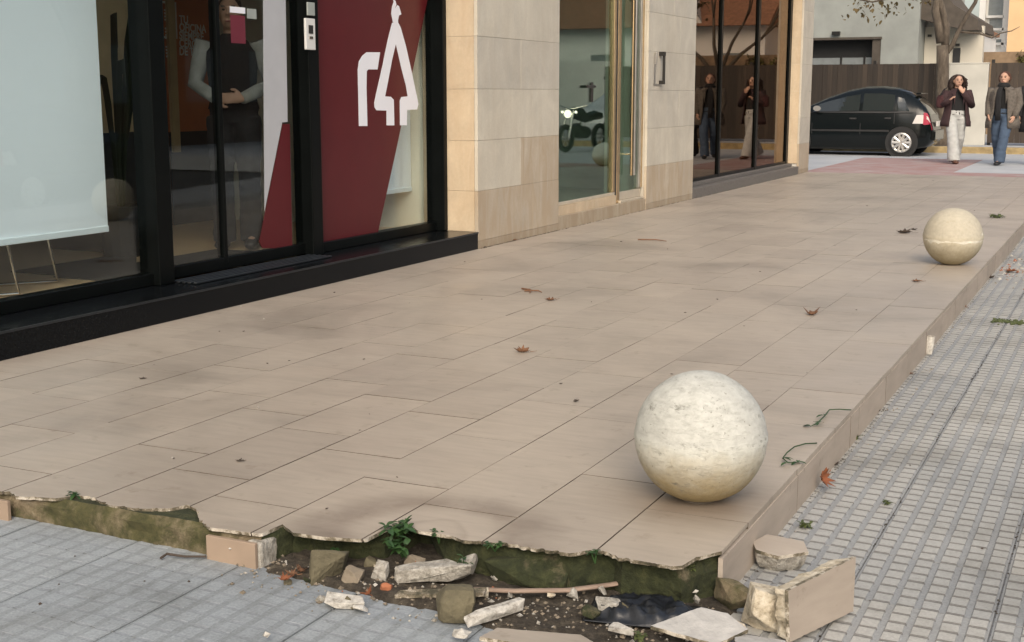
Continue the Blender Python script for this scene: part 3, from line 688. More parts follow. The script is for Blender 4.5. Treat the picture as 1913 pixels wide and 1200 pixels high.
# wooden information panel with lettering and an icon table
IP = -7.4
a = on_x(306, 0, IP); b = on_x(492, 240, IP)
ip = thing('info_panel', 'orange brown panel with white lettering behind the sliding door', 'sign', (IP, a.y, 0.138))
MB().box(-0.05, 0, 0.0, b.y - a.y, 0, 2.9).build('board', MATS['wood_wall'], ip)
MB().box(0.001, 0.03, 0.01, 0.10, 0.62, 2.9).build('trim', MATS['tan_wall'], ip)
MB().box(-0.06, 0.005, 0.0, 1.6, 0, b.z - .138).build('base', MATS['dark_wall'], ip)
simple('print_white', (0.9, 0.86, 0.80), 0.6, var=0.0)
def text_mesh(body, size, name):
    cu = bpy.data.curves.new(name, 'FONT'); cu.body = body; cu.size = size; cu.extrude = 0.001; cu.space_line = 0.95; cu.offset = size * 0.022
    me = evaluated(bpy.data.objects.new(name, cu)); bpy.data.curves.remove(cu); me.materials.clear(); me.materials.append(MATS['print_white']); return me
for i, wd in enumerate(('TU', 'OFICINA', 'SIEMPRE', 'CERCA', 'DE TI')):
    q = on_x(335, 43 + 15 * i, IP + 0.003); o = lk(None, 'lettering', text_mesh(wd, 0.092, 'lettering'), ip, (0.003, q.y - a.y, q.z - 0.138))
    o.rotation_euler = (R(90), 0, R(90)); o.scale = (0.98, 1, 1)
m = MB()
q0 = on_x(304, 2, IP); q1 = on_x(331, 73, IP); y0_, y1_, z1_, z0_ = q0.y - a.y - .02, q1.y - a.y, q0.z - .138, q1.z - .138
for bx_ in ((y0_, y1_, z0_, z0_ + .018), (y0_, y1_, z1_ - .018, z1_), (y1_ - .018, y1_, z0_, z1_)): m.box(0.001, 0.005, bx_[0], bx_[1], bx_[2], bx_[3])
for r_ in range(3):
    zz = z1_ - 0.08 - r_ * 0.15
    for q in range(4): m.box(0.001, 0.004, y0_ + 0.03, y0_ + 0.11, zz - q * 0.026, zz - q * 0.026 + 0.014)
    m.ball((0.003, y1_ - 0.07, zz - 0.03), (0.002, 0.026, 0.04), 8, 6)
m.build('icon_table', MATS['print_white'], ip)
# ================================================================== BOLLARD BALLS
def ball_mat(name, pale, low, dark, lo_z, hi_z):
    t = NT(name); v = t.coord('Object'); g = t.n('ShaderNodeSeparateXYZ'); t.l(v, g.inputs[0])
    n1 = t.noise(v, 9, 7, 0.65, 0.5); n2 = t.noise(v, 45, 6, 0.7); lay = t.noise(t.coord('Object', (16, 16, 46)), 1.4, 6, 0.75, 0.2)
    c = t.mix(1.0, pale, t.ramp(n1, [(0.3, (0.94, 0.94, 0.93)), (0.7, (1.04, 1.04, 1.03))]), 'MULTIPLY')
    # damp, soil-splashed lower part with a ragged upper limit
    h = t.math('ADD', g.outputs[2], t.math('MULTIPLY', t.math('SUBTRACT', n1, 0.5), 0.16))
    f = t.n('ShaderNodeMapRange'); f.inputs[1].default_value = lo_z; f.inputs[2].default_value = hi_z; f.inputs[3].default_value = 1.0; f.inputs[4].default_value = 0.0; t.l(h, f.inputs[0])
    c = t.mix(1.0, c, t.ramp(t.math('ADD', g.outputs[2], 0.5), [(0.43, (1, 1, 1)), (0.47, (1.16, 1.15, 1.12)), (0.50, (1.15, 1.15, 1.13)), (0.525, (1, 1, 1))]), 'MULTIPLY')
    c = t.mix(f.outputs[0], c, low)
    # pits and chips in horizontal layers on the upper half
    up = t.n('ShaderNodeMapRange'); up.inputs[1].default_value = 0.0; up.inputs[2].default_value = 0.09; t.l(g.outputs[2], up.inputs[0])
    pit = t.ramp(lay, [(0.50, (0, 0, 0)), (0.66, (1, 1, 1))])
    big = t.ramp(t.noise(t.coord('Object', (1, 1, 2.2)), 15, 6, 0.8), [(0.585, (0, 0, 0)), (0.68, (1, 1, 1))])
    c = t.mix(t.math('MULTIPLY', t.math('MULTIPLY', pit, up.outputs[0]), 0.22), c, dark)
    c = t.mix(t.math('MULTIPLY', big, 0.75), c, dark)
    c = t.mix(t.ramp(t.noise(v, 70, 3, 0.6), [(0.66, (0, 0, 0)), (0.72, (.8, .8, .8))]), c, dark)
    c = t.mix(1.0, c, t.ramp(n2, [(0.3, (0.86,) * 3), (0.7, (1.08,) * 3)]), 'MULTIPLY')
    t.base(c); t.rough(0.85)
    hb = t.math('SUBTRACT', t.math('MULTIPLY', n2, 0.35), t.math('ADD', t.math('MULTIPLY', pit, 0.5), big)); t.bump(hb, 0.45, 0.008); return t.mat
ball_mat('ball_white', (0.51, 0.515, 0.48), (0.36, 0.285, 0.15), (0.19, 0.185, 0.15), -0.15, 0.0)
ball_mat('ball_cream', (0.49, 0.45, 0.36), (0.32, 0.27, 0.165), (0.42, 0.37, 0.26), -0.19, 0.0)
simple('ball_band', (0.64, 0.61, 0.52), 0.8, var=0.2, scale=16)
def bollard(x, y, z, r, mt, label, band, seed):
    o = thing('bollard_ball', label, 'bollard', (x, y, z), 0.0, 'stone ball bollards along the terrace edge')
    m = MB(); m.ball((0, 0, 0), r, 64, 44)
    vs = []
    for v in m.v:
        p = Vector(v); nn = nz(p.x * 9 + seed, p.y * 9, p.z * 9) * 0.0022 + nz(p.x * 30, p.y * 30 + seed, p.z * 60) * 0.0011
        rim = 0.0025 if abs(p.z - 0.004) < 0.016 else 0.0
        q = p * (1 + (nn + rim) / r); q.z = max(q.z, -r * 0.955); vs.append(tuple(q))
    m.v = vs; b = m.build('ball', MATS[mt], o, smooth=True, loc=(0, 0, r * 0.955 + 0.004))
    if band:
        q = MB(); R2 = r * 1.004; N = 64; zz = [-0.045, -0.022, 0.018, 0.034]
        for z_ in zz:
            for i in range(N):
                a_ = 2 * math.pi * i / N; rr = math.sqrt(R2 * R2 - z_ * z_) + (0.0 if z_ in zz[1:3] else -0.003)
                q.v.append((rr * math.cos(a_), rr * math.sin(a_), z_ + 0.012 * nz(math.cos(a_) * 4 + seed, math.sin(a_) * 4)))
        for k in range(3):
            for i in range(N): q.f.append([k * N + i, k * N + (i + 1) % N, (k + 1) * N + (i + 1) % N, (k + 1) * N + i]); q.m.append(0)
        q.build('seam_band', MATS['ball_band'], b, smooth=True)
    MB().tube([(0, 0, 0.0), (0, 0, 0.012)], [r * 0.30, r * 0.28], 28).build('foot', MATS['grout'], o)
    return o
bollard(BALL1[0], BALL1[1], 0.0, 0.2045, 'ball_white', 'large white weathered stone ball near the broken terrace corner', False, 1.3)
bollard(-1.185, 10.14, 0.0, 0.212, 'ball_cream', 'smaller looking yellowish stone ball with pale seam further along the edge', True, 5.1)
bollard(-1.15, 22.0, -0.03, 0.212, 'ball_white', 'pale stone ball seen only mirrored in the lobby glass', False, 8.8)

# ================================================================== BROKEN FRONT: dirt, rubble, weeds
def mound(name, mat, poly_fn, x0, x1, y0, y1, nx, ny, hfun, parent=None):
    m = MB()
    for j in range(ny + 1):
        for i in range(nx + 1):
            x = x0 + (x1 - x0) * i / nx; y = y0 + (y1 - y0) * j / ny; m.v.append((x, y, hfun(x, y)))
    for j in range(ny):
        for i in range(nx):
            a = j * (nx + 1) + i; m.f.append([a, a + 1, a + nx + 2, a + nx + 1]); m.m.append(0)
    return m.build(name, MATS[mat], parent, smooth=True)
def dirt_h(x, y):
    yf = 2.905 + 0.03 * nz(x * 6, 5) + smooth(-1.9, -1.1, x) * -0.02       # front limit of the spill
    d = y - yf
    e = smooth(-2.26, -2.15, x) * (1 - smooth(-0.93, -0.86, x))
    h = -0.03 + smooth(-0.03, 0.06, d) * 0.056
    return zp(x, y) - 0.012 + h * e * 1.0 - 0.02 * (1 - e) + (0.010 * nz(x * 28, y * 28) + 0.006 * nz(x * 70, y * 70)) * e
stuff(tag(mound('soil_spill', 'dirt', None, -2.30, -0.84, 2.80, 3.45, 110, 60, dirt_h), 'dark soil and fine rubble spilled from the broken terrace front', 'soil'))
def hull(sx, sy, sz, seed, npt=16, rough=0.0, sub=1):
    r = random.Random(seed); bm = bmesh.new()
    for _ in range(npt):
        p = Vector((r.uniform(-1, 1), r.uniform(-1, 1), r.uniform(-1, 1))); mx = max(abs(p.x), abs(p.y), abs(p.z)); p = p / mx * r.uniform(0.82, 1.0)
        bm.verts.new((p.x * sx / 2, p.y * sy / 2, p.z * sz / 2))
    g = bmesh.ops.convex_hull(bm, input=bm.verts[:]); bmesh.ops.delete(bm, geom=[e for e in g['geom_interior'] if isinstance(e, bmesh.types.BMVert)], context='VERTS')
    for v in [v for v in bm.verts if not v.link_faces]: bm.verts.remove(v)
    bmesh.ops.bevel(bm, geom=bm.edges[:], offset=min(sx, sy, sz) * 0.02, segments=1, affect='EDGES')
    bmesh.ops.triangulate(bm, faces=bm.faces[:])
    for _ in range(sub): bmesh.ops.subdivide_edges(bm, edges=bm.edges[:], cuts=1)
    for v in bm.verts:
        k = rough * (nz(v.co.x * 25 + seed, v.co.y * 25, v.co.z * 25) + 0.5 * nz(v.co.x * 70, v.co.y * 70 + seed, v.co.z * 70)); v.co += v.co.normalized() * k
    me = bpy.data.meshes.new('rubble'); bm.to_mesh(me); bm.free(); return me
def rubble(px, py, size, mat, label, rot=(0, 0, 0), seed=1, dz=0.0, rough=0.006, name='rubble_stone', cat='rubble', npt=16, grp='rubble below the broken terrace front', zz=None):
    me = hull(*size, seed, npt, rough); me.materials.append(MATS[mat])
    z = (-0.108 if zz is None else zz - 0.008); p = on_z(px, py, z + size[2] * 0.0)
    o = lk(None, name, me); o.location = (p.x, p.y, z + dz); o.rotation_euler = rot
    return tag(o, label, cat, grp)
simple('green_stone', (0.12, 0.105, 0.065), 0.9, var=0.4, scale=14, bump=0.8, bscale=60)
simple('brown_stone', (0.21, 0.175, 0.13), 0.9, var=0.3, scale=14, bump=0.6, bscale=60)
t = NT('white_chip'); v = t.coord('World'); t.base(t.ramp(t.noise(v, 35, 7, .75), [(.32, (.16, .14, .11)), (.46, (.40, .38, .34)), (.62, (.60, .58, .53))])); t.rough(.95); t.bump(t.noise(v, 70, 6), .7, .006)
simple('brick_chip', (0.34, 0.13, 0.065), 0.9, var=0.3, scale=20, bump=0.5)
simple('wet_black', (0.012, 0.014, 0.018), 0.35, var=0.4, bump=0.3, bscale=20)
rubble(610, 1085, (0.125, 0.10, 0.125), 'green_stone', 'dark olive rounded stone in the soil beside the pink riser tile', (0.1, 0.2, 0.6), 11, 0.035)
rubble(660, 1090, (0.055, 0.05, 0.07), 'brown_stone', 'small tan pointed stone between the olive stone and the concrete lump', (0.1, 0.2, 0.2), 4, 0.012)
rubble(853, 1148, (0.105, 0.085, 0.095), 'green_stone', 'mossy square block of stone in front of the concrete lump', (0.05, 0.0, 0.5), 23, 0.03, npt=26)
rubble(810, 1090, (0.225, 0.075, 0.05), 'mortar', 'long grey lump of broken concrete lying on a tile strip', (0.02, -0.10, 0.33), 31, 0.035, 0.008, npt=26)
rubble(876, 1083, (0.05, 0.05, 0.06), 'mortar', 'short grey lump at the right end of the long concrete lump', (0.3, -0.1, 0.2), 37, 0.045)
rubble(646, 1130, (0.115, 0.065, 0.03), 'white_chip', 'flat white chunk of mortar lying on the grey paving', (0.0, 0.08, 0.4), 41, 0.012, 0.003)
rubble(673, 1141, (0.045, 0.03, 0.014), 'white_chip', 'small white flake in front of the flat white chunk', (0, 0.1, 0.2), 43, 0.006, 0.002)
rubble(712, 1085, (0.05, 0.04, 0.065), 'mortar', 'upright grey mortar splinter left of the concrete lump', (0.2, 0.3, 0.2), 47, 0.02)
rubble(722, 1105, (0.035, 0.03, 0.035), 'brick_chip', 'orange brick crumb at the left end of the concrete lump', (0.2, 0.1, 0.5), 53, 0.012)
rubble(925, 1152, (0.20, 0.038, 0.035), 'white_chip', 'long whitish mortar splinter pointing away over the wet soil', (0.05, -0.05, 1.05), 59, 0.012, 0.004, npt=22)
rubble(860, 1190, (0.055, 0.04, 0.022), 'white_chip', 'white pebble in front of the mossy square block', (0, 0.1, 0.1), 61, 0.008)
rubble(505, 1030, (0.06, 0.06, 0.11), 'mortar', 'grey broken mortar at the end of the pink riser tile', (0.1, 0.1, 0.3), 67, 0.035, 0.008, zz=-0.10)
rubble(985, 1075, (0.26, 0.12, 0.09), 'mossy_concrete', 'broad mossy concrete block under the middle of the broken edge', (0.0, 0.03, 0.10), 83, 0.02, 0.007, npt=34, zz=-0.09)
rubble(1160, 1070, (0.10, 0.07, 0.05), 'mossy_concrete', 'mossy lump behind the right end of the bent lath', (0.1, 0.2, 0.5), 89, 0.015, 0.007, zz=-0.09)
rubble(1240, 1085, (0.14, 0.07, 0.06), 'mossy_concrete', 'dark mossy lump above the black plastic sheet', (0.0, 0.1, -0.2), 97, 0.015, 0.008, zz=-0.09)
rubble(565, 1052, (0.06, 0.05, 0.045), 'dirt', 'dark clod of soil beside the grey broken mortar', (0.1, 0.2, 0.5), 101, 0.01, 0.006)
rubble(695, 1062, (0.05, 0.04, 0.05), 'green_stone', 'small dark stone behind the upright mortar splinter', (0.3, 0.2, 0.5), 103, 0.01, 0.005)
rubble(775, 1062, (0.06, 0.035, 0.04), 'brown_stone', 'tan pointed stone behind the long concrete lump', (0.2, 0.4, 0.3), 107, 0.02, 0.004)
rubble(1140, 1138, (0.09, 0.05, 0.03), 'mortar', 'grey flat mortar bit at the left end of the plastic sheet', (0.1, 0.1, 0.7), 109, 0.012, 0.005)
rubble(1105, 1150, (0.05, 0.045, 0.03), 'mossy_concrete', 'mossy crumb before the left end of the plastic sheet', (0.1, 0.3, 0.2), 113, 0.01, 0.005)
rubble(1160, 1180, (0.07, 0.05, 0.02), 'white_chip', 'whitish slab bit between the beige and pale grey tile pieces', (0.05, 0.0, 0.4), 127, 0.008, 0.003)
rubble(1330, 1098, (0.045, 0.04, 0.07), 'mossy_concrete', 'mossy stump at the broken terrace corner', (0.1, 0.1, 0.3), 131, 0.02, 0.006, zz=-0.11)
for i in range(26):
    r_ = random.Random(500 + i); px_ = r_.uniform(520, 1320); py_ = 1062 + r_.random() * 70 + (px_ - 520) * .02; s1 = r_.uniform(.018, .05)
    rubble(px_, py_, (s1, s1 * r_.uniform(.5, 1), s1 * r_.uniform(.35, .8)), r_.choice(('mortar', 'mortar', 'pale_mortar', 'green_stone', 'brown_stone', 'mossy_concrete')), 'small broken lump in the soil under the terrace edge', (r_.random(), r_.random(), r_.random() * 3), 600 + i, .006, .003, grp='small lumps in the soil')
# black plastic sheet lying in the hollow
m = MB(); nx_, ny_ = 44, 20; c0 = on_z(1205, 1145, -0.115)
for j in range(ny_ + 1):
    for i in range(nx_ + 1):
        a_, b_ = i / nx_ - .5, j / ny_ - .5
        e = 1 - smooth(0.34, 0.5, math.hypot(a_, b_ * 1.0) * (1 + 0.25 * nz(a_ * 6, b_ * 6)))
        m.v.append((a_ * 0.30 - b_ * 0.03, b_ * 0.17 + a_ * 0.05, -0.012 + e * (0.03 + 0.016 * nz(a_ * 9, b_ * 7) + 0.008 * nz(a_ * 26, b_ * 20))))
for j in range(ny_):
    for i in range(nx_): a_ = j * (nx_ + 1) + i; m.f.append([a_, a_ + 1, a_ + nx_ + 2, a_ + nx_ + 1]); m.m.append(0)
o = m.build('plastic_sheet', MATS['wet_black'], smooth=True, loc=(c0.x, c0.y, -0.105)); sd = o.modifiers.new('thick', 'SOLIDIFY'); sd.thickness = 0.004
tag(o, 'crumpled blue black plastic sheet in the hollow under the terrace corner', 'plastic sheet')
# broken tile pieces
def shard(name, poly, th, mats, label, loc, rot, back=0.0, cat='tile piece', seed=0):
    m = MB(); pts = []
    for i, p in enumerate(poly):                      # ragged outline between the corners
        q = poly[(i + 1) % len(poly)]; nseg = max(2, int(math.hypot(q[0] - p[0], q[1] - p[1]) / 0.012))
        for k in range(nseg):
            f_ = k / nseg; x = p[0] + (q[0] - p[0]) * f_; y = p[1] + (q[1] - p[1]) * f_
            pts.append((x + 0.0025 * nz(x * 60 + seed, y * 60), y + 0.0025 * nz(x * 60, y * 60 + seed + 9)))
    m.prism(pts, -0.011, 0.0, 'z', 0, 1)
    o = m.build(name, mats[:2]); place(o, loc, rot); tag(o, label, cat, 'broken tile pieces below the terrace')
    if back:
        b = MB(); cx_ = sum(p[0] for p in pts) / len(pts); cy_ = sum(p[1] for p in pts) / len(pts); n_ = len(pts)
        rings = [(-0.0112, 0.97), (-0.0112 - back * 0.6, 0.93), (-0.0112 - back, 0.78)]
        for z_, s_ in rings:
            for x, y in pts:
                k = 0.10 * nz(x * 18 + seed, y * 18, z_ * 30) + 0.05 * nz(x * 60, y * 60, z_ * 90)
                b.v.append((cx_ + (x - cx_) * (s_ + k * (0 if z_ > -0.012 else 1)), cy_ + (y - cy_) * (s_ + k * (0 if z_ > -0.012 else 1)), z_ + (0.012 * nz(x * 22 + seed, y * 22) if z_ < -0.012 else 0)))
        for r_ in range(2):
            for i in range(n_): j = (i + 1) % n_; b.f.append([r_ * n_ + i, (r_ + 1) * n_ + i, (r_ + 1) * n_ + j, r_ * n_ + j]); b.m.append(0)
        b.f.append([2 * n_ + i for i in range(n_ - 1, -1, -1)]); b.m.append(0)
        q = b.build('mortar_bed', mats[2], o)
    return o
TM = [MATS['terrace_tile'], MATS['tile_body'], MATS['pale_mortar']]
RM = [MATS['riser_tile'], MATS['tile_body'], MATS['pale_mortar']]
# the big fallen corner riser: standing on edge with a thick bed of pale mortar behind
pa = on_z(1478, 1196, -0.135); pb_ = on_z(1592, 1148, -0.148); d_ = pb_ - pa; L_ = d_.length; ang = math.atan2(d_.y, d_.x)
shard('fallen_riser', [(-0.005, 0.0), (L_ + 0.005, 0.0), (L_ + 0.03, 0.145), (0.0, 0.135)], 0.012, RM, 'large fallen riser tile with thick pale mortar standing on edge by the corner', (pa.x, pa.y, -0.14), (R(84), 0, ang), back=0.055, seed=2)
# mossy mortar wedge tying it to the corner
rubble(1375, 1132, (0.15, 0.055, 0.085), 'tan_concrete', 'mossy wedge of concrete between the corner and the fallen riser', (0.1, 0.25, -0.55), 71, 0.025, 0.006, npt=24, zz=-0.12)
rubble(1440, 1160, (0.13, 0.10, 0.12), 'pale_mortar', 'cream lump of mortar behind the fallen riser tile', (0.0, 0.15, 0.5), 73, 0.035, 0.008, npt=30, zz=-0.125)
rubble(1365, 1175, (0.08, 0.05, 0.03), 'pale_mortar', 'pale mortar flake under the mossy wedge', (0.1, 0.1, 0.4), 79, 0.01, zz=-0.12)
# grey mortared chunk against the riser
pc = on_z(1462, 1035, -0.11)
shard('tile_chunk', [(-0.075, -0.045), (-0.01, -0.065), (0.075, -0.012), (0.06, 0.045), (-0.05, 0.058), (-0.09, 0.0)], 0.012, [TM[0], MATS['tile_body'], MATS['mortar']], 'tile chunk with grey mortar leaning by the street side riser', (pc.x, pc.y, -0.085), (R(10), R(4), R(12)), back=0.05, seed=5)
pc = on_z(1020, 1188, -0.115)
shard('tile_shard', [(-0.14, -0.08), (0.15, -0.10), (0.135, -0.01), (0.10, 0.028), (-0.11, 0.0)], 0.012, TM, 'flat beige tile piece at the bottom edge of the picture', (pc.x, pc.y - 0.035, -0.095), (R(-4), R(3), R(14)), seed=8)
pc = on_z(1310, 1182, -0.12)
TG = [MATS['mortar'], MATS['tile_body'], MATS['mortar']]
simple('tile_back', (0.42, 0.41, 0.39), 0.9, var=0.2, scale=20, bump=0.5)
shard('tile_shard', [(-0.12, -0.07), (0.05, -0.09), (0.12, 0.0), (0.06, 0.05), (-0.01, 0.055), (-0.05, 0.01)], 0.012, [MATS['tile_back'], TM[1], TM[2]], 'pale grey tile piece lying face down before the plastic sheet', (pc.x, pc.y, -0.085), (R(12), R(6), R(10)), seed=13)
pc = on_z(1420, 1198, -0.13)
shard('tile_shard', [(-0.07, -0.05), (0.06, -0.06), (0.08, 0.02), (-0.05, 0.04)], 0.012, [MATS['tile_back'], TM[1], TM[2]], 'grey tile scrap half under the fallen riser tile', (pc.x, pc.y - 0.03, -0.115), (R(-5), R(8), R(30)), seed=17)
pc = on_z(820, 1112, -0.10)
shard('tile_strip', [(-0.12, -0.014), (0.125, -0.02), (0.13, 0.012), (-0.11, 0.012)], 0.012, [TM[1], TM[1], TM[2]], 'thin cream tile strip under the long concrete lump', (pc.x, pc.y, -0.088), (R(8), R(-4), R(20)), seed=19)
# bent lath
pts = [on_z(*p_, -0.098) for p_ in ((885, 1103), (960, 1110), (1060, 1107), (1140, 1092), (1215, 1077))]
pts = [(p_.x, p_.y, -0.095 + 0.006 * math.sin(i * 1.3)) for i, p_ in enumerate(pts)]
simple('old_lath', (0.27, 0.20, 0.155), 0.85, var=0.3, scale=12, bump=0.5)
tag(MB().tube(pts, [(0.006, 0.011)] * 5, 8, ref=(0, 0, 1)).build('wooden_lath', MATS['old_lath'], smooth=True), 'thin bent brown lath lying across the broken front', 'lath')
# crumbs too many to count
cb = {k: MB() for k in ('white_chip', 'mortar', 'brick_chip', 'brown_stone')}
def crumb(m, x, y, z, s_):
    q = [Vector((rnd.uniform(-1, 1), rnd.uniform(-1, 1), rnd.uniform(-.6, .6))).normalized() * s_ * rnd.uniform(.6, 1.1) for _ in range(6)]
    q = [Vector((s_, 0, 0)) * rnd.uniform(.6, 1), Vector((-s_, 0, 0)) * rnd.uniform(.6, 1), Vector((0, s_, 0)) * rnd.uniform(.5, 1), Vector((0, -s_, 0)) * rnd.uniform(.5, 1), Vector((0, 0, s_ * .6)), Vector((0, 0, -s_ * .5))]
    rot = Matrix.Rotation(rnd.random() * 6, 3, 'Z') @ Matrix.Rotation(rnd.uniform(-.6, .6), 3, 'X')
    m.add([Vector((x, y, z)) + rot @ v for v in q], [(0, 2, 4), (2, 1, 4), (1, 3, 4), (3, 0, 4), (2, 0, 5), (1, 2, 5), (3, 1, 5), (0, 3, 5)])
for _ in range(700):
    x = rnd.uniform(-2.27, -0.9); y = rnd.gauss(2.99 + smooth(-2.0, -1.0, x) * 0.10, 0.085)
    if y > fb(x) + 0.0 or y < 2.72: continue
    k = rnd.choices(('white_chip', 'mortar', 'brick_chip', 'brown_stone'), (.5, 3, .25, 7))[0]; s_ = abs(rnd.gauss(0, 0.004)) + 0.0025
    crumb(cb[k], x, y, max(zp(x, y), dirt_h(x, y)) + s_ * 0.2, s_)
for _ in range(160):
    x = rnd.uniform(-0.94, -0.86) ; y = rnd.uniform(3.4, 13); crumb(cb[rnd.choice(('mortar', 'brown_stone'))], x, y, zp(x, y), abs(rnd.gauss(0, .003)) + .002)
for _ in range(240):
    y = rnd.gauss(11.3, 0.45); x = rnd.uniform(-0.93, -0.45); crumb(cb[rnd.choice(('white_chip', 'mortar', 'brown_stone', 'brick_chip'))], x, y, zp(x, y), abs(rnd.gauss(0, .011)) + .004)
for k, lb in (('white_chip', 'scattered white crumbs of broken mortar on the soil'), ('mortar', 'scattered grey crumbs of concrete on the soil'), ('brick_chip', 'scattered orange brick crumbs on the soil'), ('brown_stone', 'scattered brown grit on the soil')):
    stuff(tag(cb[k].build('crumbs', MATS[k]), lb, 'grit'))
for i, (x_, y_, s_) in enumerate(((1300, 1110, .011), (1130, 1068, .012), (1200, 1092, .008), (1225, 1098, .008), (1270, 1105, .008), (498, 1197, .016), (765, 1165, .006), (735, 1160, .007), (690, 1152, .005), (1095, 1128, .010), (1120, 1125, .009))):
    m = MB(); crumb(m, 0, 0, 0, s_); p = on_z(x_, y_, -0.105); o = m.build('pebble', MATS['white_chip'], loc=(p.x, p.y, max(-0.098, dirt_h(p.x, p.y) + s_ * .3) if i != 5 else -0.09)); tag(o, 'small white pebble among the rubble under the broken edge', 'pebble', 'white pebbles in the rubble')

# ------------------------------------------------------------------ weeds
t = NT('weed_leaf'); v = t.coord('Object'); oi = t.n('ShaderNodeObjectInfo'); t.base(t.ramp(t.noise(v, 25, 4), [(0.3, (0.012, 0.035, 0.010)), (0.6, (0.035, 0.085, 0.022)), (0.8, (0.08, 0.14, 0.04))])); t.rough(0.55)
t = NT('grass_leaf'); v = t.coord('Object'); t.base(t.ramp(t.noise(v, 25, 4), [(0.3, (0.03, 0.045, 0.012)), (0.7, (0.10, 0.12, 0.035))])); t.rough(0.6)
def leaf_quad(m, base, d, L_, W_, droop, mi=0):
    d = d.normalized(); side = d.cross(Vector((0, 0, 1)))
    side = side.normalized() if side.length > 1e-4 else Vector((1, 0, 0)); up = side.cross(d)
    rows = [(0, .12), (.3, .9), (.6, 1.0), (.85, .6), (1, .05)]; n0 = len(m.v)
    for f_, w_ in rows:
        c = base + d * (L_ * f_) - Vector((0, 0, droop * L_ * f_ * f_)); e = side * (W_ * .5 * w_)
        m.v += [tuple(c - e + up * (0.12 * W_ * w_)), tuple(c), tuple(c + e + up * (0.12 * W_ * w_))]
    for i in range(4):
        for k in range(2): a_ = n0 + i * 3 + k; m.f.append([a_, a_ + 1, a_ + 4, a_ + 3]); m.m.append(mi)
def weed(px, py, z, spread, n, L_, label, mat='weed_leaf', stem=0.06, seed=0, plane_y=None, fwdb=-0.6, group=None):
    r = random.Random(seed); p = on_z(px, py, z)
    rt = thing('weed', label, 'weed', (p.x, p.y, z), group=group)
    st, lf = MB(), MB()
    for i in range(max(3, n // 7)):
        a_ = r.random() * 6.28; h = stem * r.uniform(.5, 1.2); tip = Vector((math.cos(a_) * spread * .6, math.sin(a_) * spread * .5 + fwdb * spread * .5, h))
        mid = tip * .5 + Vector((0, 0, h * .2)); st.tube([(0, 0, -0.02), mid, tip], [.002, .0016, .001], 5)
        for k in range(7):
            f_ = r.uniform(.15, 1.0); b = tip * f_ + Vector((0, 0, h * .2 * (1 - abs(2 * f_ - 1)))); q = r.random() * 6.28
            leaf_quad(lf, b, Vector((math.cos(q), math.sin(q) + fwdb * .5, r.uniform(-.2, .7))), L_ * r.uniform(.5, 1.1), L_ * r.uniform(.3, .6), r.uniform(0, .6))
    st.build('stem', MATS[mat], rt); lf.build('foliage', MATS[mat], rt, smooth=True); return rt
weed(748, 1000, -0.03, 0.075, 56, 0.034, 'bushy green weed growing out of the broken terrace front', stem=0.05, seed=1, fwdb=-1.0)
weed(752, 1030, -0.06, 0.06, 42, 0.034, 'green weed hanging below the bushy one in the hollow', stem=0.04, seed=11, fwdb=-1.0)
weed(925, 1018, -0.006, 0.05, 35, 0.018, 'small flat green weed on the middle of the broken edge', stem=0.012, seed=2)
weed(1112, 1040, -0.012, 0.03, 28, 0.017, 'little weed tuft on the broken edge nearer the corner', stem=0.02, seed=3)
weed(136, 932, -0.012, 0.04, 35, 0.026, 'dark green weed growing at the left end of the terrace edge', stem=0.02, seed=4, fwdb=-.8)
weed(868, 1062, -0.06, 0.03, 21, 0.02, 'weed tuft at the back of the concrete lump', stem=0.03, seed=5)
weed(1505, 985, -0.148, 0.03, 21, 0.026, 'yellowish weed at the foot of the street side riser', 'grass_leaf', stem=0.02, seed=6)
weed(1600, 820, -0.148, 0.025, 21, 0.02, 'weed in the riser joint beyond the orange leaf', 'grass_leaf', stem=0.02, seed=7)
weed(1660, 940, -0.15, 0.02, 14, 0.02, 'tiny weed in the joint between two paving slabs', 'grass_leaf', stem=0.012, seed=9)
def creeper(pix, label, seed, curl):
    r = random.Random(seed); ps = [on_z(x, y, .004) for x, y in pix]; b = ps[0]; rt = thing('creeping_weed', label, 'weed', (b.x, b.y, 0))
    q = [Vector((p.x - b.x, p.y - b.y, .004 + .012 * math.sin(3.1 * i / (len(ps) - 1)))) for i, p in enumerate(ps)]
    MB().tube(q, [.0024] * (len(q) - 1) + [.001], 6).build('stem', MATS['weed_leaf'], rt, smooth=True)
    m = MB()
    for _ in range(curl): i = r.randrange(len(q) // 2, len(q)); a_ = r.random() * 6.28; leaf_quad(m, q[i], Vector((math.cos(a_), math.sin(a_), .3)), r.uniform(.025, .045), r.uniform(.012, .02), .4)
    m.build('foliage', MATS['weed_leaf'], rt, smooth=True)
creeper([(1526, 828), (1505, 832), (1484, 840), (1470, 852), (1462, 862), (1472, 868), (1490, 864)], 'thin dark weed looping over the terrace edge nearest the white ball', 12, 6)
creeper([(1590, 766), (1568, 768), (1549, 771), (1541, 782), (1527, 794), (1514, 797)], 'thin dark weed trailing from the edge joint further back', 14, 7)
weed(1862, 407, -0.002, 0.09, 42, 0.06, 'grassy weed in the tile joint behind the further ball', 'grass_leaf', stem=0.03, seed=15)
weed(820, 1003, -0.015, 0.03, 21, 0.02, 'small weed on the broken edge right of the bushy one', stem=0.015, seed=21, fwdb=-.8)
weed(640, 1040, -0.07, 0.03, 21, 0.022, 'weed sprig behind the olive stone', stem=0.03, seed=22, fwdb=-.8)
weed(1285, 1068, -0.05, 0.03, 28, 0.018, 'mossy sprig under the terrace corner', 'grass_leaf', stem=0.02, seed=23, fwdb=-.8)
weed(1195, 1195, -0.11, 0.03, 21, 0.02, 'weed sprig at the bottom edge beside the pale grey tile piece', 'grass_leaf', stem=0.02, seed=24)
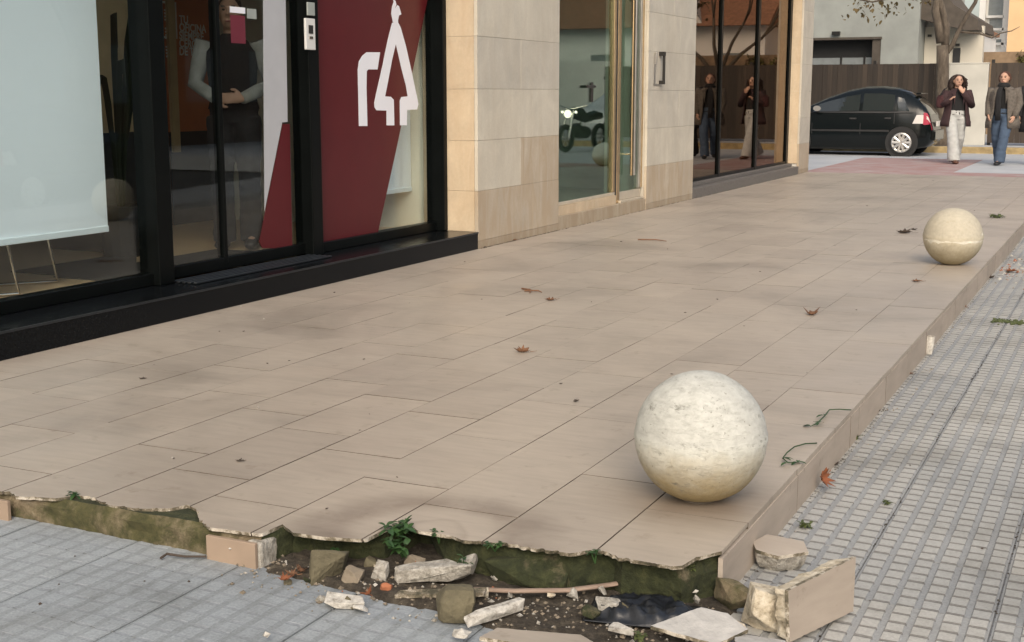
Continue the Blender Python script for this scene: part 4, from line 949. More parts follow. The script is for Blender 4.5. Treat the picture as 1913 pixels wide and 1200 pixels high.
# moss line along a paving joint
m = MB()
for i in range(260):
    x = rnd.uniform(-0.74, -0.25); y = 8.62 + rnd.gauss(0, .05); crumb(m, x, y, zp(x, y) + .002, rnd.uniform(.006, .016))
stuff(tag(m.build('moss', MATS['grass_leaf']), 'strip of green moss growing across the paving by the terrace', 'moss'))
m = MB()
for i in range(420):
    y = rnd.uniform(2.7, 11); x = rnd.choice((-0.66, -0.26)) + rnd.gauss(0, .004)
    if nz(y * 2.2, x) > -.05: crumb(m, x, y, zp(x, y) - .003, rnd.uniform(.002, .006))
for i in range(900):
    y = rnd.uniform(3.4, 13.5); x = PXE + .006 + abs(rnd.gauss(0, .006)); crumb(m, x, y, zp(x, y) - .002, rnd.uniform(.002, .007))
for i in range(700):
    y = rnd.choice((rnd.uniform(9.5, 11.1), rnd.uniform(11.1, 15.2), rnd.uniform(15.2, 21))); x = XW + .004 + abs(rnd.gauss(0, .006)); crumb(m, x, y, .001, rnd.uniform(.003, .008))
stuff(tag(m.build('joint_moss', MATS['dirt']), 'dark moss and dirt gathered in paving joints and along wall feet', 'moss'))

# ------------------------------------------------------------------ dry leaves and litter
simple('dry_leaf', (0.17, 0.085, 0.045), 0.8, var=0.35, scale=30); simple('orange_leaf', (0.22, 0.075, 0.03), 0.7, var=0.3, scale=30); simple('dark_litter', (0.06, 0.045, 0.035), 0.9)
def dry_leaf(px, py, L_, label, rz, mat='dry_leaf', curl=0.5, seed=0, z=0.0, tilt=0.0, grp='fallen leaves'):
    r = random.Random(seed + 90); m = MB(); n_ = 18; ring = []
    lob = [1.0, .55, .95, .5, .9, .45, .7, .35, .8, .35, .7, .45, .9, .5, .95, .55, .9, .6]
    m.v.append((0, 0, 0.002))
    for k in range(2):
        for i in range(n_):
            a_ = 2 * math.pi * i / n_; rr = L_ * .5 * lob[i] * (1 + r.uniform(-.15, .15)) * (0.5 if k == 0 else 1)
            x, y = rr * math.cos(a_), rr * math.sin(a_) * 0.8
            m.v.append((x, y, 0.002 + curl * (y * y) / L_ * 2.2 + curl * 0.5 * x * x / L_ + r.uniform(0, .12) * L_ * k * curl))
    for i in range(n_):
        j = (i + 1) % n_; m.f.append([0, 1 + i, 1 + j]); m.m.append(0); m.f.append([1 + i, 1 + n_ + i, 1 + n_ + j, 1 + j]); m.m.append(0)
    p = on_z(px, py, z); rt = thing('fallen_leaf', label, 'leaf', (p.x, p.y, z + 0.002), rz, grp); rt.rotation_euler = (tilt, 0, rz)
    b = m.build('blade', MATS[mat], rt, smooth=True); sdm = b.modifiers.new('thick', 'SOLIDIFY'); sdm.thickness = 0.0008
    MB().tube([(L_ * .4, 0, .003), (L_ * .75, L_ * .08, .006)], [.0015, .001], 5).build('stalk', MATS[mat], rt); return rt
dry_leaf(975, 659, 0.10, 'curled brown leaf in the middle of the terrace', .4, seed=1, curl=.9)
dry_leaf(1516, 589, 0.12, 'dry brown leaf between the two stone balls', 2.0, seed=2, curl=.8)
dry_leaf(1688, 436, 0.17, 'dark leaf on the tiles just left of the further ball', .2, 'dark_litter', seed=3, curl=.6)
dry_leaf(1707, 430, 0.09, 'small dark leaf right beside the dark leaf near the further ball', 1.2, 'dark_litter', seed=4)
dry_leaf(1028, 562, 0.09, 'brown leaf scrap beside the twigs before the lobby', .9, seed=5, curl=.7)
dry_leaf(1711, 527, 0.09, 'brown leaf on the tile joint below the further ball', .3, seed=6)
dry_leaf(1535, 893, 0.105, 'orange curled leaf leaning on the street side riser', 1.4, 'orange_leaf', .9, 7, z=-0.10, tilt=R(75))
dry_leaf(447, 863, 0.035, 'tiny dark leaf bit on a stained tile left of the centre', .1, 'dark_litter', seed=8)
dry_leaf(1075, 752, 0.03, 'tiny curled leaf bit left of the white ball', 1.1, 'dark_litter', seed=9, curl=1.0)
dry_leaf(265, 709, 0.035, 'tiny dark leaf bit near the black plinth at left', .1, 'dark_litter', seed=10)
dry_leaf(1888, 508, 0.14, 'reddish leaf in the rubble by the far street riser', .6, 'orange_leaf', seed=12, z=-0.145)
for i, (x_, y_, z_) in enumerate(((905, 463, 0), (960, 450, 0), (1035, 430, 0), (1120, 405, 0), (1240, 383, 0), (640, 520, 0), (1640, 770, -.15), (1800, 575, -.15), (1850, 520, -.15), (1700, 700, -.15), (1560, 870, -.15))):
    dry_leaf(x_, y_, .035 + .02 * (i % 3), 'little dry leaf lying at the foot of the wall or riser', i * .8, 'dry_leaf' if i % 2 else 'dark_litter', .8, 40 + i, z=z_, grp='little leaves at wall feet')
for i, (x_, y_) in enumerate(((545, 1075), (530, 1085), (558, 1068), (775, 1065), (800, 1072), (690, 1110))):
    dry_leaf(x_, y_, 0.045, 'rust brown leaf scrap in the soil under the broken edge', i * 1.1, 'orange_leaf' if i % 2 else 'dry_leaf', .9, 20 + i, z=-0.085, tilt=.3 * (i % 3), grp='leaf scraps in the soil')
SP = [(1048, 718), (625, 547), (410, 620), (455, 620), (540, 675), (680, 672), (500, 680), (288, 682), (672, 805), (742, 893), (1600, 580), (1420, 508), (1247, 466), (1160, 452), (765, 567), (690, 775), (610, 952), (1105, 565), (1255, 700), (868, 490), (1280, 585),
      (1685, 345), (1743, 338), (1820, 394), (1560, 460), (1500, 410), (1620, 385), (325, 858), (900, 560), (1340, 560), (1390, 610)]
for i, (x_, y_) in enumerate(SP):
    m = MB(); s_ = rnd.uniform(.004, .009) * (1.6 if y_ < 560 else 1); crumb(m, 0, 0, 0, s_); m.v = [(v_[0] * 1.8, v_[1] * .9, v_[2] * .5 + .002) for v_ in m.v]
    p = on_z(x_, y_, 0); o = m.build('litter_crumb', MATS['dark_litter'], loc=(p.x, p.y, 0.001)); o.rotation_euler = (0, 0, rnd.random() * 3); tag(o, 'small dark crumb of litter lying on the terrace tiles', 'litter', 'dark crumbs on the terrace')
for i, (x_, y_, s_) in enumerate(((482, 763, .009), (322, 857, .007), (450, 573, .008), (493, 596, .006), (430, 1008, .006), (588, 543, .005), (1508, 697, .006))):
    m = MB(); crumb(m, 0, 0, 0, s_); p = on_z(x_, y_, 0) if i != 4 else Vector((-2.29, 2.93, -.05)); o = m.build('paper_crumb', MATS['white_chip'], loc=(p.x, p.y, p.z + s_ * .3)); tag(o, 'tiny white crumb lying on the terrace', 'litter', 'white crumbs on the terrace')
for px_, lb in ((((980, 545), (1012, 548)), 'longer thin twig on the terrace before the lobby'), (((1192, 449), (1245, 452)), 'thin twig on the tiles near the lobby threshold'), (((975, 541), (990, 549)), 'short thin twig crossing the longer one before the lobby')):
    p, q = on_z(*px_[0]), on_z(*px_[1]); m = MB(); m.tube([(p.x, p.y, .006), ((p.x + q.x) / 2 + .03, (p.y + q.y) / 2 + .01, .012), (q.x, q.y, .006)], [.006, .005, .003], 6); tag(m.build('twig', MATS['dry_leaf']), lb, 'twig')
p = on_z(390, 1052, -.09); m = MB(); m.tube([on_z(300, 1043, -.085), on_z(312, 1035, -.08), on_z(345, 1040, -.083), on_z(385, 1040, -.083)], [.004, .004, .0035, .003], 6)
tag(m.build('root', MATS['dark_litter']), 'thin dark root lying on the paving at the terrace foot', 'root')
for i, (x_, y_) in enumerate(((270, 1085), (75, 1128), (110, 1092), (353, 1085), (140, 1040), (1742, 775), (1846, 790), (1700, 870), (1828, 843), (1625, 1122), (1835, 1022))):
    m = MB(); s_ = rnd.uniform(.004, .008); crumb(m, 0, 0, 0, s_); p = on_z(x_, y_, -.09 if x_ < 500 else -.155); p.z = zp(p.x, p.y); o = m.build('litter_crumb', MATS['dark_litter'], loc=(p.x, p.y, p.z + .001)); tag(o, 'small dark crumb of litter on the grey paving slabs', 'litter', 'dark crumbs on the paving')
# crumpled paper cup at the riser
p = on_z(1733, 662, -.15); pc_ = thing('paper_cup', 'small crushed white paper cup standing against the street side riser', 'cup', (p.x, p.y, -.148))
m = MB(); m.tube([(0, 0, 0), (0, 0, .055), (.004, 0, .10)], [.024, .029, .034], 14, cap=False); m.v = [(x + .006 * nz(x * 40, z * 40), y * .7 + .004 * nz(y * 50, z * 30), z) for x, y, z in m.v]
o = m.build('cup', MATS['white_chip'], pc_); sdm = o.modifiers.new('thick', 'SOLIDIFY'); sdm.thickness = .001
MB().tube([(0, 0, .001), (0, 0, .004)], .022, 14).build('base', MATS['white_chip'], pc_)
# ================================================================== FAR SIDE OF THE CROSS STREET
t = NT('slat_brown'); v = t.coord('World'); oi = t.n('ShaderNodeObjectInfo'); t.base(t.mix(1.0, t.ramp(t.noise(t.coord('World', (8, 8, .6)), 2, 5), [(.3, (.026, .018, .012)), (.7, (.044, .031, .021))]), t.ramp(oi.outputs['Random'], [(0, (.6,) * 3), (1, (1.35,) * 3)]), 'MULTIPLY')); t.rough(.6)
simple('concrete_pale', (0.50, 0.49, 0.44), 0.9, var=0.12, scale=2.2, coord='World', bump=.2); simple('concrete_grey', (0.31, 0.325, 0.30), 0.9, var=0.16, scale=1.6, coord='World', bump=.2)
simple('cream_wall', (0.60, 0.56, 0.47), 0.9, var=0.08, scale=1.5, coord='World'); simple('white_wall', (0.74, 0.73, 0.69), 0.85, var=0.06, scale=1.0, coord='World'); simple('peach_wall', (0.66, 0.44, 0.24), 0.9, var=0.1, scale=1.0, coord='World')
simple('brown_eave', (0.085, 0.07, 0.055), 0.8, var=.25); simple('window_grey', (0.22, 0.24, 0.24), 0.25, var=.15); simple('terracotta', (0.27, 0.19, 0.12), 0.9, var=.25, scale=5, coord='World'); simple('roof_tile', (0.26, 0.13, 0.075), 0.9, var=.3, scale=6, coord='World')
YF = 31.5
def fence(x0, x1, label):
    rt = thing('slat_fence', label, 'fence', (x0, YF, 0.1)); n_ = int((x1 - x0) / .115)
    me = MB().box(-.056, .056, -.012, .012, .06, 1.82).mesh('slat', MATS['slat_brown'])
    for i in range(n_):
        o = lk(None, 'slat', me, rt, (.06 + i * .115, rnd.uniform(-.004, .004), rnd.uniform(-.003, .003)))
    for z_ in (.35, 1.5): MB().box(0, x1 - x0, .014, .05, z_, z_ + .07).build('rail', MATS['slat_brown'], rt)
    for i in range(0, n_, 14): MB().box(.0 + i * .115, .07 + i * .115, .05, .12, 0, 1.9).build('post', MATS['dark_metal'], rt)
    return rt
fence(-10.5, -3.98, 'dark brown vertical slat fence behind the black car'); fence(-3.08, 2.6, 'dark brown vertical slat fence behind the person in the grey coat')
pr = thing('gate_pier', 'plain pale concrete wall panel between the two brown fences', 'wall', (-3.54, YF, 0.1)); MB().box(-.42, .42, -.09, .1, 0, 1.80).build('panel', MATS['concrete_pale'], pr, bevel=.01); MB().box(-.43, .43, -.10, .11, 1.801, 1.83).build('coping', MATS['concrete_pale'], pr, bevel=.008)
# concrete house with a dark strip window
h = thing('concrete_house', 'pale grey concrete house with a dark wide window above the fence', 'house', (-5.2, 35, 0.1)); HO = Vector((-5.2, 35, .1))
def hp(mb_, name, m, par=None): 
    o = mb_.build(name, MATS[m], par or h); o.location = -HO; return o
wa, wb, wz0, wz1 = -8.6, -6.12, 0.1, 2.68
m = MB(); m.box(-18, wa, 35, 35.3, .1, 9); m.box(wb, -5.2, 35, 35.3, .1, 9); m.box(wa, wb, 35, 35.3, wz1, 9); m.box(-18, -17.7, 35.3, 44, .1, 9); m.box(-5.5, -5.2, 35.3, 44, .1, 9); m.box(-18, -5.2, 35.3, 44, 8.7, 9)
hp(m, 'wall', 'concrete_grey')
hp(MB().box(wa, wb, 35.5, 35.55, .1, wz1), 'window', 'dark_wall'); hp(MB().box(wa, wb - .25, 35.3, 35.36, 1.7, 2.17), 'pane', 'window_grey'); hp(MB().box(wb - .22, wb, 35.02, 35.5, .1, wz1), 'jamb', 'brown_eave'); hp(MB().box(wa, wb + .02, 34.97, 35.5, wz1 - .06, wz1), 'lintel', 'brown_eave')
for xx in (-7.2, -6.6): hp(MB().box(xx, xx + .05, 35.28, 35.38, 1.7, 2.2), 'mullion', 'dark_metal')
hp(MB().box(-7.36, -7.16, 34.88, 34.999, 2.74, 2.83), 'wall_lamp', 'dark_metal')
# cream annex under a brown sloping eave
an = thing('cream_annex', 'cream annex wall under a dark brown sloping eave', 'house', (-4.5, 36, .1)); AO = Vector((-4.5, 36, .1))
def ap(mb_, name, m):
    o = mb_.build(name, MATS[m], an); o.location = -AO; return o
ap(MB().box(-5.19, -3.75, 36, 36.3, .1, 2.95), 'wall', 'cream_wall')
pl_ = [on_y(x, y, 35.2) for x, y in ((1719, -60), (1745, -40), (1782, 9), (1826, 36), (1829, 56), (1806, 57), (1719, 36))]
ap(MB().prism([(p.x, p.z) for p in pl_], 35.2, 39, 'y'), 'eave', 'brown_eave')
p = on_y(1781, 90, 36); q = on_y(1793, 119, 36); ap(MB().box(p.x, q.x, 35.97, 35.999, q.z, p.z), 'window', 'dark_wall')
for x_, y_ in ((1737, 67), (1789, 84)): p = on_y(x_, y_, 35.95); ap(MB().box(p.x - .05, p.x + .05, 35.9, 35.999, p.z - .03, p.z + .03), 'lamp', 'dark_metal')
# far blocks
wb_ = thing('white_block', 'white apartment block with a column of grey windows in the distance', 'building', (-5.9, 60, .1)); WO = Vector((-5.9, 60, .1))
def wp(mb_, name, m, par=wb_, off=None):
    o = mb_.build(name, MATS[m], par); o.location = -(off or WO); return o
a = on_y(1832, 0, 60).x; b = on_y(1888, 0, 60).x
wp(MB().box(a, b, 60, 66, .1, 14), 'wall', 'white_wall')
for r_, (y0_, y1_) in enumerate(((-60, -25), (-12, 29), (37, 53), (74, 80))):
    p = on_y(1849, y0_, 60); q = on_y(1873, y1_, 60); wd = wp(MB().box(p.x, q.x, 59.95, 59.999, q.z, p.z), 'window', 'window_grey'); wp(MB().box(p.x - .06, q.x + .06, 59.8, 59.999, q.z - .1, q.z - .001), 'sill', 'white_wall')
wp(MB().box(a, a + .25, 59.8, 59.999, .1, 14), 'pilaster', 'white_wall'); wp(MB().box(b - .25, b, 59.8, 59.999, .1, 14), 'pilaster', 'white_wall')
ob = thing('peach_block', 'peach coloured building at the right edge of the view', 'building', (-4, 58, .1)); OO = Vector((-4, 58, .1))
a = on_y(1886, 0, 58).x; wp(MB().box(a, 4, 58, 66, .1, 12), 'wall', 'peach_wall', ob, OO)
for zz in (1.0, 4.6, 7.6): wp(MB().box(a + 1.2, a + 2.2, 57.95, 57.999, zz + .8, zz + 2.4), 'window', 'window_grey', ob, OO); wp(MB().box(a + 1.1, a + 2.3, 57.8, 57.999, zz + .65, zz + .78), 'sill', 'white_wall', ob, OO)
sb = thing('low_white_house', 'low bright white house between the annex and the apartment block', 'house', (-4.3, 46, .1)); SO = Vector((-4.3, 46, .1))
a = on_y(1790, 0, 46).x; b = on_y(1842, 0, 46).x; zt = on_y(1815, 62, 46).z; wp(MB().box(a, b, 46, 50, .1, zt), 'wall', 'white_wall', sb, SO); wp(MB().box(a - .1, b + .1, 45.8, 50.2, zt, zt + .12), 'roof', 'roof_tile', sb, SO); wp(MB().box(b - .75, b - .35, 45.96, 45.999, .9, zt - .5), 'window', 'window_grey', sb, SO)
gw = thing('terracotta_wall', 'terracotta garden wall topped with greenery at the right edge', 'wall', (-2.6, 40, .1)); a = on_y(1842, 0, 40).x; zt = on_y(1880, 97, 40).z
o = MB().box(a, 4, 40, 40.25, .1, zt).build('wall', MATS['terracotta'], gw); o.location = -Vector((-2.6, 40, .1))

# ------------------------------------------------------------------ trees
t = NT('bark'); v = t.coord('World'); t.base(t.ramp(t.noise(t.coord('World', (6, 6, 2)), 2.5, 6, .65), [(.3, (.055, .043, .032)), (.55, (.11, .088, .066)), (.75, (.17, .14, .105))])); t.rough(.95); t.bump(t.noise(v, 25, 6), .6, .02)
t = NT('sparse_leaf'); v = t.coord('World'); t.base(t.ramp(t.noise(v, 3, 3), [(.3, (.06, .05, .015)), (.6, (.13, .09, .03)), (.8, (.19, .12, .045))])); t.rough(.7)
t = NT('hedge_leaf'); v = t.coord('World'); t.base(t.ramp(t.noise(v, 3, 3), [(.3, (.04, .05, .012)), (.6, (.12, .11, .03)), (.8, (.24, .20, .06))])); t.rough(.7)
def tree(loc, label, limbs, seed, leaf=900, trunk=None, crown_r=2.2, crown_z=6.0, leaf_mat='sparse_leaf', lsz=.09, depth=3):
    r = random.Random(seed); rt = thing('street_tree', label, 'tree', loc); tr = MB(); cw = MB(); lf = MB(); tips = []
    if trunk: tr.tube([p for p, _ in trunk], [q for _, q in trunk], 14)
    def grow(p, d, L_, rad, lev):
        pts = [p]; q = p.copy(); dd = d.copy()
        for _ in range(4):
            dd = (dd + Vector((r.uniform(-.25, .25), r.uniform(-.25, .25), r.uniform(-.1, .2)))).normalized(); q = q + dd * (L_ / 4); pts.append(q.copy())
        (tr if lev == 0 else cw).tube(pts, [rad * (1 - .16 * i) for i in range(5)], 8 if lev < 2 else 5)
        if lev >= depth: tips.extend(pts[1:]); return
        for _ in range(r.choice((2, 3, 3))):
            nd = (dd + Vector((r.uniform(-.9, .9), r.uniform(-.9, .9), r.uniform(-.35, .7)))).normalized(); grow(pts[r.choice((2, 3, 4))], nd, L_ * r.uniform(.55, .8), rad * .5, lev + 1)
    for pts, rad in limbs:
        pv = [Vector(p) for p in pts]; tr.tube(pv, [rad * (1 - .4 * i / (len(pv) - 1)) for i in range(len(pv))], 10)
        for _ in range(3): grow(pv[-1], ((pv[-1] - pv[-2]).normalized() + Vector((r.uniform(-.5, .5), r.uniform(-.5, .5), .3))).normalized(), r.uniform(1.2, 2.0), rad * .5, 1)
    for _ in range(leaf):
        if not tips: break
        p = r.choice(tips) + Vector((r.gauss(0, .22), r.gauss(0, .22), r.gauss(0, .18)))
        leaf_quad(lf, p, Vector((r.uniform(-1, 1), r.uniform(-1, 1), r.uniform(-.9, .3))), lsz * r.uniform(.6, 1.3), lsz * r.uniform(.5, .9), .3)
    tr.build('trunk', MATS['bark'], rt, smooth=True); c = cw.build('crown', MATS['bark'], rt, smooth=True); lf.build('foliage', MATS[leaf_mat], c)
    return rt
tx, ty = -3.98, 30.78
def tp(x, y): p = on_y(x, y, ty); return (p.x - tx, 0, p.z - .1)
tree((tx, ty, .1), 'bare forked street tree standing between the black car and the walking woman', [([tp(1759, 80), tp(1754, 50), tp(1748, 20), tp(1756, -30), tp(1760, -90)], .115), ([tp(1765, 95), tp(1768, 50), tp(1760, 15), tp(1740, -40)], .09), ([tp(1764, 105), tp(1779, 85), tp(1790, 60), tp(1806, 30), tp(1822, 5), tp(1840, -60)], .06)], 5, leaf=350, trunk=[(tp(1760, 290), .21), (tp(1760, 262), .165), (tp(1760, 200), .145), (tp(1761, 120), .135), (tp(1761, 85), .13)])
m = MB(); a_ = tp(1792, 62)
q_ = [on_y(x, y, ty + .3) for x, y in ((1795, 60), (1830, 63), (1853, 71), (1870, 62), (1890, 58), (1905, 50))]
bt_ = m.tube(q_, [.03, .025, .022, .016, .012, .006], 6).tube([on_y(1853, 71, ty + .3), on_y(1843, 66, ty + .3), on_y(1830, 58, ty + .5)], [.02, .012, .006], 6)
o = m.build('branch', MATS['bark']); tr0 = [x for x in bpy.data.objects if x.name == 'street_tree'][0]; o.parent = tr0; o.location = -Vector((tx, ty, .1))
m = MB(); lf = MB(); r = random.Random(77); bs = [on_y(x, y, ty + .1) for x, y in ((1750, -20), (1715, -22), (1670, -5), (1630, 4), (1596, -2))]
m.tube(bs, [.05, .04, .03, .02, .01], 7)
for _ in range(130):
    k = r.randrange(1, 5); p = bs[k].lerp(bs[k - 1], r.random()) + Vector((r.gauss(0, .12), r.gauss(0, .15), r.gauss(-.12, .16))); leaf_quad(lf, p, Vector((r.uniform(-1, 1), r.uniform(-1, 1), r.uniform(-1, 0))), r.uniform(.05, .11), r.uniform(.04, .08), .3)
o = m.build('branch', MATS['bark']); o.parent = tr0; o.location = -Vector((tx, ty, .1)); lf.build('foliage', MATS['sparse_leaf'], o)
# hedge on the terracotta wall
r = random.Random(3); hg = thing('wall_hedge', 'yellow green creeper along the top of the terracotta wall', 'hedge', (-2.0, 40, 2.0)); lf = MB()
for _ in range(900):
    p = Vector((r.uniform(-1.2, 3.0), r.gauss(-.1, .12), .15 + r.gauss(0, .14))); leaf_quad(lf, p, Vector((r.uniform(-1, 1), r.uniform(-1, .3), r.uniform(-.8, .5))), r.uniform(.08, .16), r.uniform(.06, .1), .3)
lf.build('foliage', MATS['hedge_leaf'], hg); MB().tube([(-1.2, 0, .05), (0.6, -.03, .08), (3, 0, .05)], .02, 6).build('stem', MATS['bark'], hg)

# ------------------------------------------------------------------ cars
t = NT('paint_black'); t.base((.004, .006, .006)); t.rough(.2); t.b.inputs['Specular IOR Level'].default_value = .3; t.b.inputs['Coat Weight'].default_value = .15; t.b.inputs['Coat Roughness'].default_value = .06
t = NT('paint_white'); t.base((.66, .67, .68)); t.rough(.25); t.b.inputs['Coat Weight'].default_value = .5
simple('car_glass', (.016, .020, .018), .06, var=0, spec=.9); simple('tyre', (.018, .018, .018), .85); simple('alloy', (.62, .60, .56), .35, metal=.7); simple('lamp_red', (.36, .02, .05), .2, var=.05); simple('lamp_clear', (.62, .58, .54), .15, var=.05); simple('trim_black', (.014, .014, .014), .6); simple('chrome_trim', (.7, .68, .62), .15, metal=1.0)
CARX = [0.0, .03, .10, .22, .38, .58, .85, 1.2, 1.6, 2.0, 2.4, 2.7, 2.95, 3.2, 3.5, 3.7, 3.82, 3.86]
CART = [.52, .66, .90, 1.09, 1.25, 1.375, 1.455, 1.495, 1.49, 1.42, 1.285, 1.15, 1.03, .96, .89, .79, .66, .50]
def lerp(xs_, ys_, x):
    if x <= xs_[0]: return ys_[0]
    for i in range(len(xs_) - 1):
        if x <= xs_[i + 1]: f_ = (x - xs_[i]) / (xs_[i + 1] - xs_[i]); return ys_[i] + (ys_[i + 1] - ys_[i]) * f_
    return ys_[-1]
def csec(s_):
    top = lerp(CARX, CART, s_); W_ = lerp([0, .08, .3, .8, 2, 3, 3.5, 3.75, 3.86], [.62, .74, .80, .83, .835, .82, .77, .68, .55], s_)
    zb = lerp([0, .15, .6, 3.2, 3.7, 3.86], [.30, .19, .13, .13, .19, .28], s_); belt = min(.93, top - .03); c = min(1, max(0, (top - .93) / .45)); rw = W_ * (.95 - .22 * c)
    sh = min(.70, top - .06); mid = min(.46, top - .1)
    return [(0, zb), (.86 * W_, zb), (.98 * W_, zb + .06), (W_, mid), (W_ * .995, sh), (W_ * .965, belt), (rw, top - .085 * c - .008), (rw * .8, top - .02 * c), (0, top + .012 * c)]
def car(loc, rz, paint, label, group=None):
    rt = thing('parked_car', label, 'car', loc, rz, group); rt.scale = (.9, 1, .955); m = MB(); ss = []
    for a_, b_ in zip(CARX, CARX[1:]): ss += [a_, (a_ + b_) / 2]
    ss.append(CARX[-1]); k_ = 17
    for s_ in ss:
        c = csec(s_); ring = [(s_ - 1.93, y, z) for y, z in c] + [(s_ - 1.93, -y, z) for y, z in c[-2:0:-1]]; m.v += ring; k_ = len(ring)
    for i in range(len(ss) - 1):
        for j in range(k_): m.f.append([i * k_ + j, i * k_ + (j + 1) % k_, (i + 1) * k_ + (j + 1) % k_, (i + 1) * k_ + j]); m.m.append(0)
    m.f.append(list(range(k_))[::-1]); m.m.append(0); m.f.append([(len(ss) - 1) * k_ + j for j in range(k_)]); m.m.append(0)
    bd = m.build('body', MATS[paint], rt, smooth=True)
    def onside(s_, seg, f_, sgn, off=.006):
        c = csec(s_); (y0_, z0_), (y1_, z1_) = c[seg], c[seg + 1]; return (s_ - 1.93, sgn * (y0_ + (y1_ - y0_) * f_ + off), z0_ + (z1_ - z0_) * f_ + off * .3)
    def patch(name, mat, s0, s1, seg, f0, f1, sgn, n_=8, off=.006, par=None, cut=None):
        q = MB()
        for i in range(n_ + 1):
            for k in range(4):
                fk = f0 + (f1 - f0) * k / 3; s_ = s0 + (s1 - s0) * i / n_
                if cut: s_ = s0 + cut[0] * fk + (s1 - s0 + (cut[1] - cut[0]) * fk) * i / n_
                q.v.append(onside(s_, seg, fk, sgn, off))
        for i in range(n_):
            for k in range(3): a_ = i * 4 + k; q.f.append([a_, a_ + 1, a_ + 5, a_ + 4] if sgn > 0 else [a_, a_ + 4, a_ + 5, a_ + 1]); q.m.append(0)
        o = q.build(name, MATS[mat], par or rt, smooth=False); sd_ = o.modifiers.new('thick', 'SOLIDIFY'); sd_.thickness = .004; sd_.offset = -1; return o
    for sg in (1, -1):
        patch('side_window', 'car_glass', .50, .82, 5, .10, .80, sg, cut=(.22, 0)); patch('side_window', 'car_glass', .88, 1.58, 5, .08, .88, sg); patch('side_window', 'car_glass', 1.66, 2.74, 5, .08, .86, sg, 12, cut=(0, -.16))
        patch('window_trim', 'trim_black', .45, 2.85, 5, -.02, .06, sg, 14, .009)
        patch('side_moulding', 'trim_black', .95, 2.75, 3, .25, .42, sg, 10, .012); patch('door_seam', 'trim_black', 1.60, 1.615, 3, 0, 1, sg, 1, .004); patch('door_seam', 'trim_black', .84, .855, 4, 0, 1, sg, 1, .004); patch('door_seam', 'trim_black', 2.72, 2.735, 3, 0, 1, sg, 1, .004)
        patch('door_handle', 'trim_black', 1.70, 1.86, 4, .35, .5, sg, 2, .02); patch('door_handle', 'trim_black', .92, 1.06, 4, .4, .55, sg, 2, .02)
        tl = patch('tail_lamp', 'lamp_red', .02, .21, 4, -.1, 1.0, sg, 5, .012); patch('lens', 'lamp_clear', .21, .44, 4, .0, .8, sg, 4, .011, cut=(.0, -.10)); patch('lens', 'lamp_clear', .06, .14, 4, .42, .72, sg, 4, .016)
        patch('head_lamp', 'lamp_clear', 3.42, 3.72, 4, .1, .9, sg, 4, .012)
        q = MB(); q.tube([(2.63 - 1.93, sg * .80, .98), (2.60 - 1.93, sg * .93, 1.02)], [.03, .09], 10, flat=.7); q.build('mirror', MATS[paint], rt)
    # tail: window, plate, bumper
    q = MB()
    for i in range(7):
        s_ = .105 + (.36 - .105) * i / 6; c = csec(s_); w_ = c[6][0] * .9
        for k in range(9): y = -w_ + 2 * w_ * k / 8; q.v.append((s_ - 1.93 - .012, y, c[8][1] - .006 - .05 * (abs(y) / w_) ** 2 * .6))
    for i in range(6):
        for k in range(8): a_ = i * 9 + k; q.f.append([a_, a_ + 9, a_ + 10, a_ + 1]); q.m.append(0)
    q.build('rear_window', MATS['car_glass'], rt, smooth=True)
    MB().box(-1.985, -1.86, -.66, .66, .34, .56).build('rear_bumper', MATS[paint], rt, bevel=.03); MB().box(1.80, 1.955, -.60, .60, .30, .52).build('front_bumper', MATS[paint], rt, bevel=.03)
    MB().box(-1.96, -1.93, -.26, .26, .64, .75).build('number_plate', MATS['lamp_clear'], rt); MB().box(-1.60, -1.50, -.48, .48, 1.33, 1.36).build('spoiler', MATS[paint], rt, bevel=.01)
    me_t = MB(); me_t.tube([(.235 * math.cos(a_ * math.pi / 14), 0, .235 * math.sin(a_ * math.pi / 14)) for a_ in range(29)], [(.06, .085)] * 29, 10, cap=False, ref=(0, 1, 0)); me_t = me_t.mesh('tyre', MATS['tyre'])
    rim = MB(); rim.tube([(0, .0, 0), (0, .095, 0)], [.055, .05], 16)
    rim.tube([(.19 * math.cos(a_ * math.pi / 14), .055, .19 * math.sin(a_ * math.pi / 14)) for a_ in range(29)], [(.04, .03)] * 29, 8, cap=False, ref=(0, 1, 0))
    for a_ in range(10): an_ = a_ * math.pi / 5; rim.tube([(.03 * math.cos(an_), .08, .03 * math.sin(an_)), (.19 * math.cos(an_), .08, .19 * math.sin(an_))], [.03, .036], 6)
    rim = rim.mesh('rim', MATS['alloy'])
    for s_ in (.66, 3.10):
        for sg in (1, -1):
            wr = bpy.data.objects.new('wheel', None); COL.objects.link(wr); wr.parent = rt; wr.location = (s_ - 1.93, sg * .79, .295); wr.scale = (1.06, 1, 1)
            if sg < 0: wr.rotation_euler = (0, 0, math.pi)
            lk(None, 'tyre', me_t, wr); lk(None, 'rim', rim, wr)
            ar = MB(); ar.tube([(0, .036, 0), (0, .048, 0)], [.345, .345], 32); ar.build('arch', MATS['trim_black'], wr)
    return rt
car((-5.56, 28.98, -.032), math.pi, 'paint_black', 'black hatchback parked across the street end behind the pillar')
car((3.9, 36.5, -.034), R(-90), 'paint_white', 'white hatchback parked by the kerb, seen only mirrored in the glass')
car((4.0, 14.5, -.36), R(90), 'paint_black', 'dark hatchback parked on the road, seen only mirrored in the shopfront')

